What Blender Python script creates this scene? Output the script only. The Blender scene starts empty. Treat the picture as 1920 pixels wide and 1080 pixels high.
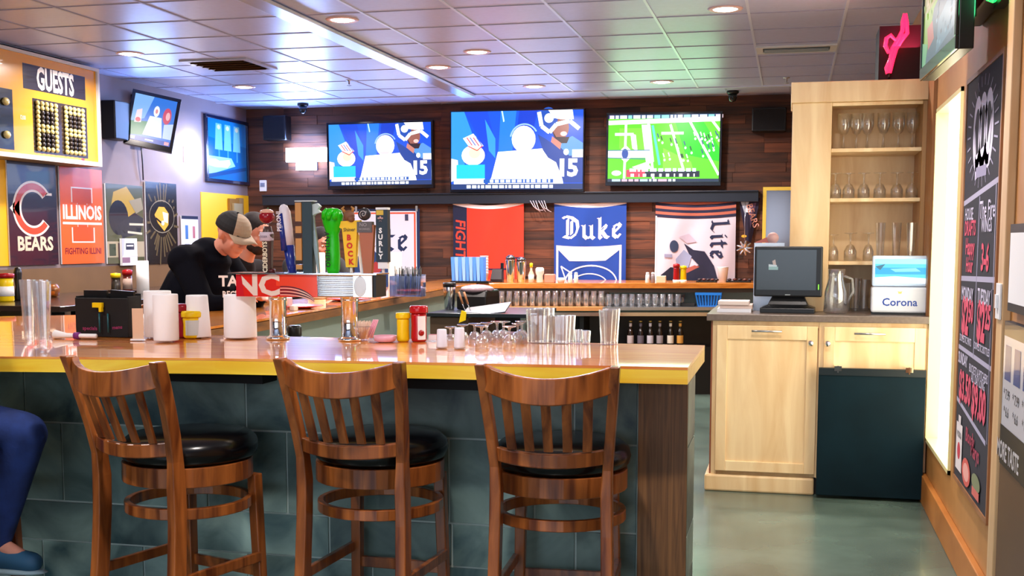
import bpy, bmesh, math, random
from mathutils import Vector, Matrix
random.seed(7)
S = bpy.context.scene
COL = S.collection
R = math.radians
PI = math.pi

# ------------------------------------------------------------------ camera
F = 2200.0; YAW = R(13.36); PITCH = 0.095; CZ = 1.47
CY = 453 + F*math.tan(PITCH)
cam = bpy.data.cameras.new('camera'); cam_o = bpy.data.objects.new('camera', cam); COL.objects.link(cam_o)
cam.sensor_width = 36; cam.lens = F/1920*36; cam.shift_y = (CY-540)/1920
cam.clip_start = .05; cam.clip_end = 200
cam_o.location = (0, 0, CZ); cam_o.rotation_euler = (PI/2-PITCH, 0, YAW)
S.camera = cam_o
_R = Vector((math.cos(YAW), math.sin(YAW), 0)); _H = Vector((-math.sin(YAW), math.cos(YAW), 0)); _Z = Vector((0, 0, 1))
_F = _H*math.cos(PITCH)-_Z*math.sin(PITCH); _U = _H*math.sin(PITCH)+_Z*math.cos(PITCH); _C = Vector((0, 0, CZ))
def on(px, py, ax, v):                      # a measured pixel -> the point where its sight line meets a real plane
    d = _F*F+_R*(px-960)+_U*(CY-py)
    return _C+d*((v-_C[ax])/d[ax])
def oX(px, py, v): return on(px, py, 0, v)
def oY(px, py, v): return on(px, py, 1, v)
def oZ(px, py, v): return on(px, py, 2, v)
def mpp(p): return (Vector(p)-_C).dot(_H)/F   # metres per pixel at a point

# ------------------------------------------------------------------ world and exposure
w = bpy.data.worlds.new('World'); S.world = w; w.use_nodes = True
bg = w.node_tree.nodes['Background']; bg.inputs[0].default_value = (.78, .87, 1, 1); bg.inputs[1].default_value = 4.5
S.view_settings.view_transform = 'Standard'; S.view_settings.look = 'None'
S.view_settings.gamma = 1; S.view_settings.exposure = 0.05
def area_light(name, loc, size, power, col, rot=(0, 0, 0), shape='DISK', parent=None, spread=PI):
    l = bpy.data.lights.new(name, 'AREA'); l.shape = shape; l.size = size; l.energy = power; l.color = col; l.spread = spread
    o = bpy.data.objects.new(name, l); COL.objects.link(o); o.location = loc; o.rotation_euler = rot
    if parent: o.parent = parent
    return o
def point_light(name, loc, power, col, r=.1, parent=None):
    l = bpy.data.lights.new(name, 'POINT'); l.energy = power; l.color = col; l.shadow_soft_size = r
    o = bpy.data.objects.new(name, l); COL.objects.link(o); o.location = loc
    if parent: o.parent = parent
    return o

# ------------------------------------------------------------------ colour and materials
def lin(c):
    if isinstance(c, str):
        c = c.lstrip('#'); c = [int(c[i:i+2], 16)/255 for i in (0, 2, 4)]
    return tuple((x/12.92 if x <= .04045 else ((x+.055)/1.055)**2.4) for x in c[:3])+(1,)
MT = {}
def mat(name, col='#888888', rough=.5, metal=0, coat=0, trans=0, ior=1.45, emit=None, es=0, noise=0, nscale=8, alpha=1, spec=.5, bump=0, sheen=0):
    if name in MT: return MT[name]
    m = bpy.data.materials.new(name); m.use_nodes = True; nt = m.node_tree; N = nt.nodes; L = nt.links
    b = N['Principled BSDF']; c = lin(col)
    b.inputs['Base Color'].default_value = c; b.inputs['Roughness'].default_value = rough; b.inputs['Metallic'].default_value = metal
    b.inputs['Coat Weight'].default_value = coat; b.inputs['Coat Roughness'].default_value = .06
    b.inputs['Transmission Weight'].default_value = trans; b.inputs['IOR'].default_value = ior; b.inputs['Alpha'].default_value = alpha
    b.inputs['Specular IOR Level'].default_value = spec; b.inputs['Sheen Weight'].default_value = sheen
    if emit: b.inputs['Emission Color'].default_value = lin(emit); b.inputs['Emission Strength'].default_value = es
    if noise or bump:
        tc = N.new('ShaderNodeTexCoord'); t = N.new('ShaderNodeTexNoise'); t.inputs['Scale'].default_value = nscale; t.inputs['Detail'].default_value = 5
        L.new(tc.outputs['Object'], t.inputs['Vector'])
        if noise:
            rp = N.new('ShaderNodeValToRGB'); L.new(t.outputs[0], rp.inputs[0])
            rp.color_ramp.elements[0].position = .3; rp.color_ramp.elements[1].position = .7
            rp.color_ramp.elements[0].color = tuple(x*(1-noise) for x in c[:3])+(1,)
            rp.color_ramp.elements[1].color = tuple(min(1, x*(1+noise)) for x in c[:3])+(1,)
            L.new(rp.outputs[0], b.inputs['Base Color'])
        if bump:
            bp = N.new('ShaderNodeBump'); bp.inputs['Strength'].default_value = bump; bp.inputs['Distance'].default_value = .02
            L.new(t.outputs[0], bp.inputs['Height']); L.new(bp.outputs[0], b.inputs['Normal'])
    MT[name] = m; return m
def woodmat(name, c1, c2, stretch=(18, 18, 1.2), rough=.4, coat=0, island=0, scale=1.6, bump=.0, knots=0):
    if name in MT: return MT[name]
    m = bpy.data.materials.new(name); m.use_nodes = True; nt = m.node_tree; N = nt.nodes; L = nt.links
    b = N['Principled BSDF']; tc = N.new('ShaderNodeTexCoord'); mp = N.new('ShaderNodeMapping'); mp.inputs['Scale'].default_value = stretch
    L.new(tc.outputs['Object'], mp.inputs['Vector']); src = mp.outputs[0]
    if island:
        g = N.new('ShaderNodeNewGeometry'); ad = N.new('ShaderNodeVectorMath'); ad.operation = 'ADD'
        ml = N.new('ShaderNodeMath'); ml.operation = 'MULTIPLY'; ml.inputs[1].default_value = 40
        L.new(g.outputs['Random Per Island'], ml.inputs[0]); L.new(src, ad.inputs[0]); L.new(ml.outputs[0], ad.inputs[1]); src = ad.outputs[0]
    t = N.new('ShaderNodeTexNoise'); t.inputs['Scale'].default_value = scale; t.inputs['Detail'].default_value = 7; t.inputs['Distortion'].default_value = .8
    L.new(src, t.inputs['Vector'])
    rp = N.new('ShaderNodeValToRGB'); rp.color_ramp.elements[0].position = .32; rp.color_ramp.elements[1].position = .68
    rp.color_ramp.elements[0].color = lin(c1); rp.color_ramp.elements[1].color = lin(c2); L.new(t.outputs[0], rp.inputs[0]); out = rp.outputs[0]
    if island:
        hs = N.new('ShaderNodeHueSaturation'); mr = N.new('ShaderNodeMapRange'); mr.inputs[3].default_value = 1-island; mr.inputs[4].default_value = 1+island
        L.new(g.outputs['Random Per Island'], mr.inputs[0]); L.new(mr.outputs[0], hs.inputs['Value']); L.new(out, hs.inputs['Color']); out = hs.outputs[0]
    L.new(out, b.inputs['Base Color']); b.inputs['Roughness'].default_value = rough; b.inputs['Coat Weight'].default_value = coat; b.inputs['Coat Roughness'].default_value = .03
    if bump:
        bp = N.new('ShaderNodeBump'); bp.inputs['Strength'].default_value = bump; bp.inputs['Distance'].default_value = .005
        L.new(t.outputs[0], bp.inputs['Height']); L.new(bp.outputs[0], b.inputs['Normal'])
    MT[name] = m; return m
def colmat(name, rough=.6, emit=0, coat=0, metal=0):       # printed / screen surface: colours come from the mesh's printed artwork
    if name in MT: return MT[name]
    m = bpy.data.materials.new(name); m.use_nodes = True; nt = m.node_tree; N = nt.nodes; L = nt.links
    b = N['Principled BSDF']; a = N.new('ShaderNodeVertexColor'); a.layer_name = 'Col'
    b.inputs['Roughness'].default_value = rough; b.inputs['Coat Weight'].default_value = coat; b.inputs['Metallic'].default_value = metal
    if emit:
        b.inputs['Base Color'].default_value = (.01, .01, .01, 1)
        L.new(a.outputs[0], b.inputs['Emission Color']); b.inputs['Emission Strength'].default_value = emit
    else: L.new(a.outputs[0], b.inputs['Base Color'])
    MT[name] = m; return m

# ------------------------------------------------------------------ mesh builder
_txt = {}
class MB:
    def __init__(s, M=None): s.v = []; s.f = []; s.mi = []; s.c = []; s.sm = []; s.M = M or Matrix.Identity(4)
    def add(s, vs, fs, mi=0, col=None, smooth=False):
        o = len(s.v); s.v += [s.M @ Vector(p) for p in vs]
        for f in fs: s.f.append([o+i for i in f]); s.mi.append(mi); s.c.append(col); s.sm.append(smooth)
        return s
    def box(s, x0, x1, y0, y1, z0, z1, mi=0, col=None, T=None):
        vs = [Vector((x, y, z)) for z in (z0, z1) for x, y in ((x0, y0), (x1, y0), (x1, y1), (x0, y1))]
        if T: vs = [T @ p for p in vs]
        return s.add(vs, [(3, 2, 1, 0), (4, 5, 6, 7), (0, 1, 5, 4), (1, 2, 6, 5), (2, 3, 7, 6), (3, 0, 4, 7)], mi, col)
    def lathe(s, prof, c=(0, 0, 0), n=20, mi=0, col=None, sx=1, sy=1, smooth=True, T=None):
        vs = []; fs = []; c = Vector(c)
        for r, z in prof:
            for k in range(n):
                a = 2*PI*k/n; p = Vector((r*math.cos(a)*sx, r*math.sin(a)*sy, z))
                vs.append(c+(T @ p if T else p))
        m = len(prof)
        for i in range(m-1):
            for k in range(n): fs.append((i*n+k, i*n+(k+1) % n, (i+1)*n+(k+1) % n, (i+1)*n+k))
        if prof[0][0] > 1e-5: fs.append(tuple(range(n))[::-1])
        if prof[-1][0] > 1e-5: fs.append(tuple((m-1)*n+k for k in range(n)))
        return s.add(vs, fs, mi, col, smooth)
    def tube(s, pts, r, n=8, mi=0, col=None, closed=False, flat=1.0):
        pts = [Vector(p) for p in pts]; m = len(pts); vs = []; fs = []
        rr = r if isinstance(r, (list, tuple)) else [r]*m; up = None
        for i, p in enumerate(pts):
            a = pts[(i-1) % m] if (i or closed) else p; b = pts[(i+1) % m] if (i < m-1 or closed) else p
            d = (b-a).normalized()
            if up is None:
                up = Vector((0, 0, 1)) if abs(d.z) < .9 else Vector((1, 0, 0))
            u = d.cross(up).normalized(); v2 = u.cross(d).normalized(); up = v2
            for k in range(n):
                t = 2*PI*k/n; vs.append(p+u*math.cos(t)*rr[i]+v2*math.sin(t)*rr[i]*flat)
        for i in range(m if closed else m-1):
            j = (i+1) % m
            for k in range(n): fs.append((i*n+k, i*n+(k+1) % n, j*n+(k+1) % n, j*n+k))
        if not closed: fs.append(tuple(range(n))[::-1]); fs.append(tuple((m-1)*n+k for k in range(n)))
        return s.add(vs, fs, mi, col, True)
    def sect(s, secs, mi=0, col=None):         # stacked rectangles: (cx, cy, z, hx, hy)
        vs = []; fs = []
        for cx, cy, z, hx, hy in secs: vs += [(cx-hx, cy-hy, z), (cx+hx, cy-hy, z), (cx+hx, cy+hy, z), (cx-hx, cy+hy, z)]
        for i in range(len(secs)-1):
            for k in range(4): fs.append((i*4+k, i*4+(k+1) % 4, i*4+4+(k+1) % 4, i*4+4+k))
        n = len(secs)*4; fs += [(3, 2, 1, 0), (n-4, n-3, n-2, n-1)]
        return s.add(vs, fs, mi, col)
    def band(s, pts, t, mi=0, col=None, closed=False):   # curved upright board: pts (x,y,z0,z1), thickness t
        m = len(pts); vs = []; fs = []
        for i, (x, y, z0, z1) in enumerate(pts):
            a = pts[(i-1) % m] if (i or closed) else pts[i]; b = pts[(i+1) % m] if (i < m-1 or closed) else pts[i]
            d = Vector((b[0]-a[0], b[1]-a[1])).normalized(); nx, ny = -d.y*t/2, d.x*t/2
            vs += [(x-nx, y-ny, z0), (x+nx, y+ny, z0), (x+nx, y+ny, z1), (x-nx, y-ny, z1)]
        for i in range(m if closed else m-1):
            j = (i+1) % m
            for k in range(4): fs.append((i*4+k, j*4+k, j*4+(k+1) % 4, i*4+(k+1) % 4))
        if not closed: n = m*4; fs += [(0, 1, 2, 3), (n-1, n-2, n-3, n-4)]
        return s.add(vs, fs, mi, col)
    def prism(s, poly, o, u, v, d, mi=0, col=None):      # outline poly (a,b) on plane o+a*u+b*v, extruded by vector d
        o, u, v, d = map(Vector, (o, u, v, d)); n = len(poly)
        vs = [o+u*a+v*b for a, b in poly]; vs += [p+d for p in vs]
        fs = [tuple(range(n)), tuple(range(2*n-1, n-1, -1))]+[(k, n+k, n+(k+1) % n, (k+1) % n) for k in range(n)]
        return s.add(vs, fs, mi, col)
    def ell(s, c, rx, ry, rz, n=16, m=10, mi=0, col=None, T=None):
        prof = [(max(math.sin(PI*i/m), 0), -math.cos(PI*i/m)) for i in range(m+1)]
        vs = []; fs = []; c = Vector(c)
        for r, z in prof:
            for k in range(n):
                a = 2*PI*k/n; p = Vector((rx*r*math.cos(a), ry*r*math.sin(a), rz*z)); vs.append(c+(T @ p if T else p))
        for i in range(m):
            for k in range(n): fs.append((i*n+k, i*n+(k+1) % n, (i+1)*n+(k+1) % n, (i+1)*n+k))
        return s.add(vs, fs, mi, col, True)
    def cap(s, a, b, ra, rb, n=12, mi=0, col=None):      # tapered capsule
        a = Vector(a); b = Vector(b); d = (b-a).normalized()
        P = [(a-d*ra*math.cos(t), ra*math.sin(t)) for t in (0.05, .5, 1.0)]+[(a, ra), (b, rb)]+[(b+d*rb*math.cos(t), rb*math.sin(t)) for t in (1.0, .5, .05)]
        return s.tube([p for p, _ in P], [q for _, q in P], n, mi, col)
    def text(s, body, o, u, v, size, depth=.002, mi=0, col=None, sx=1, bold=0, align='CENTER', n=None, shear=0):
        key = (body, bold, align, shear)
        if key not in _txt:
            cu = bpy.data.curves.new('t', 'FONT'); cu.body = body; cu.size = 1; cu.offset = bold; cu.align_x = align; cu.align_y = 'CENTER'; cu.resolution_u = 2; cu.shear = shear
            cu.extrude = 0; ob = bpy.data.objects.new('t', cu); me = bpy.data.meshes.new_from_object(ob)
            _txt[key] = ([p.co.copy() for p in me.vertices], [list(p.vertices) for p in me.polygons])
            bpy.data.objects.remove(ob); bpy.data.curves.remove(cu); bpy.data.meshes.remove(me)
        V, Fc = _txt[key]; o = Vector(o); u = Vector(u).normalized()*size*sx; v = Vector(v).normalized()*size
        nn = Vector(n) if n else u.cross(v).normalized()
        return s.add([o+u*p.x+v*p.y+nn*depth for p in V], Fc, mi, col)
    def build(s, name, mats, parent=None, bevel=0, loc=None, smooth=None, segs=2):
        me = bpy.data.meshes.new(name); me.from_pydata([tuple(p) for p in s.v], [], s.f)
        if not isinstance(mats, (list, tuple)): mats = [mats]
        for m in mats: me.materials.append(m)
        for p, mi, sm in zip(me.polygons, s.mi, s.sm): p.material_index = mi; p.use_smooth = sm if smooth is None else smooth
        if any(c is not None for c in s.c):
            ca = me.color_attributes.new('Col', 'FLOAT_COLOR', 'CORNER'); i = 0
            for p, c in zip(me.polygons, s.c):
                c = lin(c) if c is not None else (.5, .5, .5, 1)
                for _ in p.vertices: ca.data[i].color = c; i += 1
        me.update(); o = bpy.data.objects.new(name, me); COL.objects.link(o)
        if parent: o.parent = parent
        if loc is not None: o.location = loc
        if bevel:
            b = o.modifiers.new('bevel', 'BEVEL'); b.width = bevel; b.segments = segs; b.limit_method = 'ANGLE'; b.angle_limit = R(35)
        return o
def tag(o, label=None, cat=None, group=None, kind=None):
    if label: o['label'] = label
    if cat: o['category'] = cat
    if group: o['group'] = group
    if kind: o['kind'] = kind
    return o
def thing(name, label, cat, loc=(0, 0, 0), rz=0, group=None):
    o = bpy.data.objects.new(name, None); COL.objects.link(o); o.location = loc; o.rotation_euler = (0, 0, rz); o.empty_display_size = .1
    return tag(o, label, cat, group)
def struct(name, mb, m, bevel=0): return tag(mb.build(name, m, bevel=bevel), kind='structure')
def dup(root, loc, rz=0, label=None, group=None, scale=None):
    r = root.copy(); COL.objects.link(r); r.location = loc; r.rotation_euler = (0, 0, rz)
    if scale: r.scale = scale
    if label: r['label'] = label
    if group: r['group'] = group
    for ch in list(root.children):
        c = ch.copy(); COL.objects.link(c); c.parent = r
        for g in list(ch.children):
            d = g.copy(); COL.objects.link(d); d.parent = c
    return r
class Art(MB):          # layered flat artwork on a panel: coordinates 0..1 across (u) and down (v)
    def __init__(s, o, u, v, M=None):
        super().__init__(M); s.o = Vector(o); s.u = Vector(u); s.w = Vector(v); s.n = s.w.cross(s.u).normalized(); s.k = 0; s.lay = .00025; s.last = None
    def step(s, col):
        if col != s.last: s.k += 1; s.last = col
    def P(s, a, b): return s.o+s.u*a+s.w*b+s.n*(s.k*s.lay)
    def poly(s, pts, col):
        s.step(col); return s.add([s.P(a, b) for a, b in pts][::-1], [tuple(range(len(pts)))], 0, col)
    def rect(s, a0, b0, a1, b1, col): return s.poly([(a0, b0), (a1, b0), (a1, b1), (a0, b1)], col)
    def disc(s, a, b, ra, rb, col, n=20): return s.poly([(a+ra*math.cos(2*PI*k/n), b+rb*math.sin(2*PI*k/n)) for k in range(n)], col)
    def arc(s, a, b, ra, rb, t0, t1, w, col, n=20, asp=1):
        s.step(col); vs = []
        for k in range(n+1):
            t = R(t0+(t1-t0)*k/n)
            vs += [s.P(a+(ra-w/2)*math.cos(t), b+(rb-w*asp/2)*math.sin(t)), s.P(a+(ra+w/2)*math.cos(t), b+(rb+w*asp/2)*math.sin(t))]
        return s.add(vs, [(2*k, 2*k+1, 2*k+3, 2*k+2) for k in range(n)], 0, col)
    def line(s, pts, wd, col):
        L = s.u.length; H = s.w.length
        for (a, b), (c, d) in zip(pts, pts[1:]):
            dx, dy = (c-a)*L, (d-b)*H; l = math.hypot(dx, dy) or 1; nx, ny = -dy/l*wd/2, dx/l*wd/2
            s.poly([(a+nx/L, b+ny/H), (c+nx/L, d+ny/H), (c-nx/L, d-ny/H), (a-nx/L, b-ny/H)], col)
    def nib(s, word, a, b, hgt, col, rot=0, wt=.075, adv=None):      # broad-nib lettering, (a,b) = top left of the word, hgt = cap height in metres
        G = {'D': [[(.22, .14), (.22, .88)], [(.0, .16), (.12, .03), (.40, .06), (.64, .22), (.68, .50), (.58, .80), (.34, .97), (.04, .92)], [(.40, .2), (.40, .8)]],
             'u': [[(.02, .42), (.12, .38), (.12, .85), (.25, .97), (.42, .84)], [(.34, .42), (.43, .38), (.43, .88), (.54, .97)]],
             'k': [[(.04, .10), (.13, .05), (.13, .90), (.2, .97)], [(.13, .62), (.34, .38), (.42, .48), (.22, .64), (.40, .90), (.52, .95)]],
             'e': [[(.42, .84), (.26, .97), (.12, .85), (.12, .50), (.30, .37), (.42, .50), (.16, .70)]],
             'L': [[(.04, .14), (.2, .04), (.2, .84)], [(.04, .95), (.2, .84), (.50, .95), (.62, .80)]],
             'i': [[(.03, .42), (.12, .38), (.12, .88), (.22, .97)], [(.11, .18), (.15, .22)]],
             't': [[(.15, .16), (.15, .88), (.3, .97)], [(.0, .40), (.36, .40)]]}
        W = {'D': .82, 'u': .66, 'k': .62, 'e': .56, 'L': .74, 'i': .34, 't': .46}
        L_ = s.u.length; H_ = s.w.length; c, q = math.cos(R(rot)), math.sin(R(rot)); nx, ny = wt*math.cos(R(40)), -wt*math.sin(R(40)); x0 = 0
        def tr(x, y): x, y = x*hgt, y*hgt; return (a+(x*c-y*q)/L_, b+(x*q+y*c)/H_)
        for ch in word:
            for st in G[ch]:
                for (p, r_), (p2, r2) in zip(st, st[1:]):
                    P_ = [(x0+p-nx, r_-ny), (x0+p+nx, r_+ny), (x0+p2+nx, r2+ny), (x0+p2-nx, r2-ny)]
                    ar = sum(P_[i][0]*P_[(i+1) % 4][1]-P_[(i+1) % 4][0]*P_[i][1] for i in range(4))
                    if abs(ar) < .012: P_ = [(x0+p-wt*.5, r_-wt*.5), (x0+p+wt*.5, r_+wt*.1), (x0+p2+wt*.5, r2+wt*.5), (x0+p2-wt*.5, r2-wt*.1)]; ar = 1
                    if ar < 0: P_ = P_[::-1]
                    s.poly([tr(x, y) for x, y in P_], col)
            x0 += W[ch]
    def txt(s, body, a, b, size, col, sx=1, bold=0, rot=0, align='CENTER', shear=0):
        s.step(col); u = s.u.normalized(); v = -s.w.normalized(); c, q = math.cos(R(rot)), math.sin(R(rot))
        return s.text(body, s.P(a, b), u*c+v*q, v*c-u*q, size, 0, 0, col, sx, bold, align, n=s.n, shear=shear)

# ------------------------------------------------------------------ shared materials
def glassmat(name, tint='#ffffff', milky=.05):      # thin clear glass: mostly see-through, mirror-like towards its rims
    m = bpy.data.materials.new(name); m.use_nodes = True; nt = m.node_tree; N = nt.nodes; L = nt.links
    for n in list(N):
        if n.type == 'BSDF_PRINCIPLED': N.remove(n)
    out = N['Material Output']; tr = N.new('ShaderNodeBsdfTransparent'); tr.inputs[0].default_value = lin(tint)
    gl = N.new('ShaderNodeBsdfGlossy'); gl.inputs['Roughness'].default_value = .04; gl.inputs['Color'].default_value = (.95, .97, 1, 1)
    df = N.new('ShaderNodeBsdfTranslucent'); df.inputs[0].default_value = (.85, .9, 1, 1)
    lw = N.new('ShaderNodeLayerWeight'); lw.inputs[0].default_value = .42
    mr = N.new('ShaderNodeMapRange'); mr.inputs[1].default_value = 0; mr.inputs[2].default_value = 1; mr.inputs[3].default_value = .10; mr.inputs[4].default_value = .95
    m1 = N.new('ShaderNodeMixShader'); m2 = N.new('ShaderNodeMixShader'); m2.inputs[0].default_value = milky
    L.new(lw.outputs['Facing'], mr.inputs[0]); L.new(mr.outputs[0], m1.inputs[0]); L.new(tr.outputs[0], m1.inputs[1]); L.new(gl.outputs[0], m1.inputs[2])
    L.new(m1.outputs[0], m2.inputs[1]); L.new(df.outputs[0], m2.inputs[2]); L.new(m2.outputs[0], out.inputs[0]); MT[name] = m; return m
M_glass = glassmat('clear_glass')
M_steel = mat('polished_steel', '#d8dade', .12, metal=1)
M_chrome = mat('chrome', '#eef0f4', .05, metal=1)
M_brush = mat('brushed_steel', '#b8bcc2', .3, metal=1)
M_black = mat('black_plastic', '#0c0d10', .35)
M_blackm = mat('black_matte', '#0b0b0e', .7)
M_print = colmat('printed_surface', .55)
M_gloss = colmat('glossy_print', .25, coat=.5)
M_cloth = colmat('printed_cloth', .85)
M_white = mat('white_plastic', '#eef0f4', .4)
M_paper = mat('white_paper', '#f2f3f6', .8)
M_maple = woodmat('maple_wood', '#e0ba86', '#f6dcae', (6, 6, .9), .38, island=.04, scale=1.4)
M_stool = woodmat('cherry_stained_wood', '#5f2a0f', '#b5682f', (14, 14, 1.5), .28, coat=.35, island=.12)
M_bartop = woodmat('lacquered_pine_bartop', '#d8701c', '#f4a848', (1.2, 14, 14), .35, coat=1, island=.10)
M_baredge = woodmat('yellow_pine_edge', '#f4be1c', '#ffdd40', (1.2, 14, 14), .35, coat=.3)
M_oak = woodmat('oak_panel', '#57391c', '#8b6136', (34, 34, 1.2), .5, scale=2.2)
M_plank = woodmat('reclaimed_planks', '#2c1610', '#6a3a22', (1.0, 10, 12), .7, island=.38, scale=1.3)
M_red = mat('ketchup_red', '#a30f18', .3)
M_yel = mat('mustard_yellow', '#f2cf07', .35)

# ================================================================== THE SETTING
CEIL = 2.95; XL = -6.0; XR = .77; YB = 12.35
# floor
m = mat('polished_concrete_floor', '#54665e', .25, noise=.42, nscale=1.7, coat=.15)
struct('floor', MB().box(XL-.1, XR+.1, -2.5, YB+.1, -.1, 0), m)
# ceiling with its grid
M_tile = mat('ceiling_tile', '#b4bfe6', .36, noise=.04, nscale=30)
M_grid = mat('ceiling_grid', '#cfdcf6', .3)
c = MB().box(XL-.1, XR+.1, -2.5, YB+.1, CEIL, CEIL+.1)
for k in range(-9, 3):
    x = -.305+.61*k
    if x < XL or x > XR or abs(x+3.2) < .2: continue
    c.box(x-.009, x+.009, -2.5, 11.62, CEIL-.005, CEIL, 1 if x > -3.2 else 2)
for k in range(23):
    y = 11.62-.61*k; c.box(XL, XR, y-.006, y+.006, CEIL-.004, CEIL, 1 if k == 0 else 2)
for k in range(-9, 3): x = -.05+.61*k; c.box(x-.008, x+.008, 11.63, YB, CEIL-.004, CEIL, 2)
c.box(XL, XR, 11.60, 11.66, CEIL-.012, CEIL, 1)
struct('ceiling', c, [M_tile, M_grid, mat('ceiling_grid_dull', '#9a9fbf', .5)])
struct('trim_1', MB().box(-3.27, -3.13, 2.0, 11.6, CEIL-.035, CEIL-.012), mat('white_metal_strip', '#dfe5f2', .25, metal=.6))
# back wall: reclaimed planks of several lengths
b = MB(); b.box(XL-.1, XR+.1, YB, YB+.1, 0, CEIL)
z = .9; rnd = random.Random(3)
while z < CEIL-.005:
    h = min(.098, CEIL-z); x = XL-rnd.random()
    while x < XR:
        l = rnd.uniform(.5, 1.5); x0 = max(x, XL); x1 = min(x+l, XR)
        if x1 > x0+.02: b.box(x0+.001, x1-.001, YB-.012-rnd.random()*.012, YB, z+.001, z+h-.001, 1)
        x += l
    z += h
struct('wall_back', b, [M_blackm, M_plank])
# left wall
M_lw = mat('taupe_wall_paint', '#84767a', .6, noise=.06, nscale=3); M_brn = mat('brown_wall_panel', '#6e5130', .6, noise=.08, nscale=4)
l = MB().box(XL-.1, XL, -2.5, YB, 1.25, CEIL, 0).box(XL-.1, XL+.012, -2.5, YB, 0, 1.25, 1)
l.box(XL, XL+.008, 11.23, YB-.02, .88, 1.985, 2).box(XL, XL+.008, 7.0, 8.1, 1.28, 2.6, 2)
struct('wall_left', l, [M_lw, M_brn, mat('yellow_wall_paint', '#ecb312', .6)])
struct('trim_2', MB().box(XL+.0, XL+.05, 12.02, 12.12, 0, 1.95, 0), mat('tan_post_paint', '#8a6a3c', .6))
# wall behind the viewer with its daylight openings
fwl = MB(); yF = -2.5
for a in ((XL, -4.75, 0, CEIL), (-4.75, XR, 0, .75), (-4.75, XR, 2.55, CEIL), (-3.9, -3.7, .75, 2.55), (-1.9, -1.6, .75, 2.55), (.5, XR, .75, 2.55)): fwl.box(a[0], a[1], yF-.1, yF, a[2], a[3])
struct('wall_front', fwl, mat('front_wall_paint', '#8a6a4c', .7))
# right wall with its window opening
M_rw = woodmat('golden_wall_panel', '#a8733a', '#c08a4c', (1, 1, 1), .5, scale=2.0)
y0, y1, z0, z1 = 5.93, 6.94, .345, 2.195
q = MB().box(XR, XR+.14, -2.5, y0, 0, CEIL).box(XR, XR+.14, y1, YB+.1, 0, CEIL).box(XR, XR+.14, y0, y1, 0, z0).box(XR, XR+.14, y0, y1, z1, CEIL)
struct('wall_right', q, M_rw)
wt = MB()
for a in ((y0-.0, y0+.022, z0, z1), (y1-.022, y1, z0, z1), (y0, y1, z0, z0+.022), (y0, y1, z1-.022, z1)): wt.box(XR-.012, XR+.075, a[0], a[1], a[2], a[3])
wo = struct('window_1', wt, mat('cream_window_frame', '#e9dfa6', .4))
MB().box(XR+.055, XR+.06, y0+.02, y1-.02, z0+.02, z1-.02).build('pane', mat('daylit_frosted_pane', '#fffbe8', .4, emit='#fff6dc', es=4.0), wo)
struct('baseboard_right', MB().box(XR-.03, XR, -2.5, 7.0, 0, .16), woodmat('orange_baseboard', '#a9672a', '#c98440', (1, 1, 1), .4), bevel=.005)
struct('trim_3', MB().box(XR-.03, XR, 4.50, 4.62, .16, CEIL), woodmat('light_trim_wood', '#cfa878', '#dcb98c', (8, 8, 1), .4), bevel=.004)
struct('trim_4', MB().box(XR-.02, XR, 3.4, 4.49, .16, .68), mat('dark_brown_panel', '#5d4224', .5))
struct('trim_5', MB().box(XR-.02, XR, 7.0, 7.35, .3, 2.4), woodmat('brown_corner_board', '#8a5a2c', '#a46f3c', (8, 8, 1), .5))

# ------------------------------------------------------------------ downlights, vents, sensors
def downlight(x, y, power, col, label, grp=None):
    t = thing('recessed_downlight', label, 'ceiling light', (x, y, CEIL), 0, grp)
    MB().lathe([(.075, -.002), (.082, -.008), (.105, -.008), (.112, 0), (.112, .0)], n=28).build('trim_ring', mat('downlight_trim', '#e2c3c3', .4), t)
    MB().lathe([(0, -.006), (.05, -.012), (.078, -.005), (.078, -.001)], n=24).build('lens', mat('lit_lens_%s' % col[0], '#ffffff', .5, emit=col[1], es=14), t)
    area_light('downlight_glow', (0, 0, -.03), .15, power, lin(col[1])[:3], parent=t, spread=R(165))
    return t
wm = ('warm', '#fff2ea')
for x, y, lab in ((-.446, 7.77, 'bright recessed downlight nearest the right side of the ceiling, above the bar end'),
                  (-2.96, 7.55, 'recessed downlight nearest the viewer, just right of the metal ceiling strip'),
                  (-5.12, 8.5, 'glaring recessed downlight beside the yellow scoreboard'),
                  (-5.15, 10.55, 'recessed downlight near the left wall, beyond the brown vent'),
                  (-2.43, 9.05, 'recessed downlight in the middle of the ceiling, left of the centre'),
                  (-2.96, 9.75, 'recessed downlight close beside the metal strip, further from the viewer'),
                  (-2.43, 11.15, 'recessed downlight near the back wall above the largest television'),
                  (-1.21, 11.12, 'recessed downlight near the back wall above the green-field television')):
    downlight(x, y, 50, wm, lab, 'recessed ceiling downlights')
for x, y, lab in ((.05, 5.1, 'added unseen fill downlight above the right end of the bar, over the floor gap'), (-.9, 2.6, 'added fill downlight over the near bar stools, out of view'), (-3.6, 2.4, 'added fill downlight over the left seats, out of view'), (-4.2, 5.6, 'added fill downlight over the left end of the bar, out of view')):
    downlight(x, y, 42, wm, lab, 'recessed ceiling downlights')  # fill lamps added outside the view to brighten cabinets, stools and right wall
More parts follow.
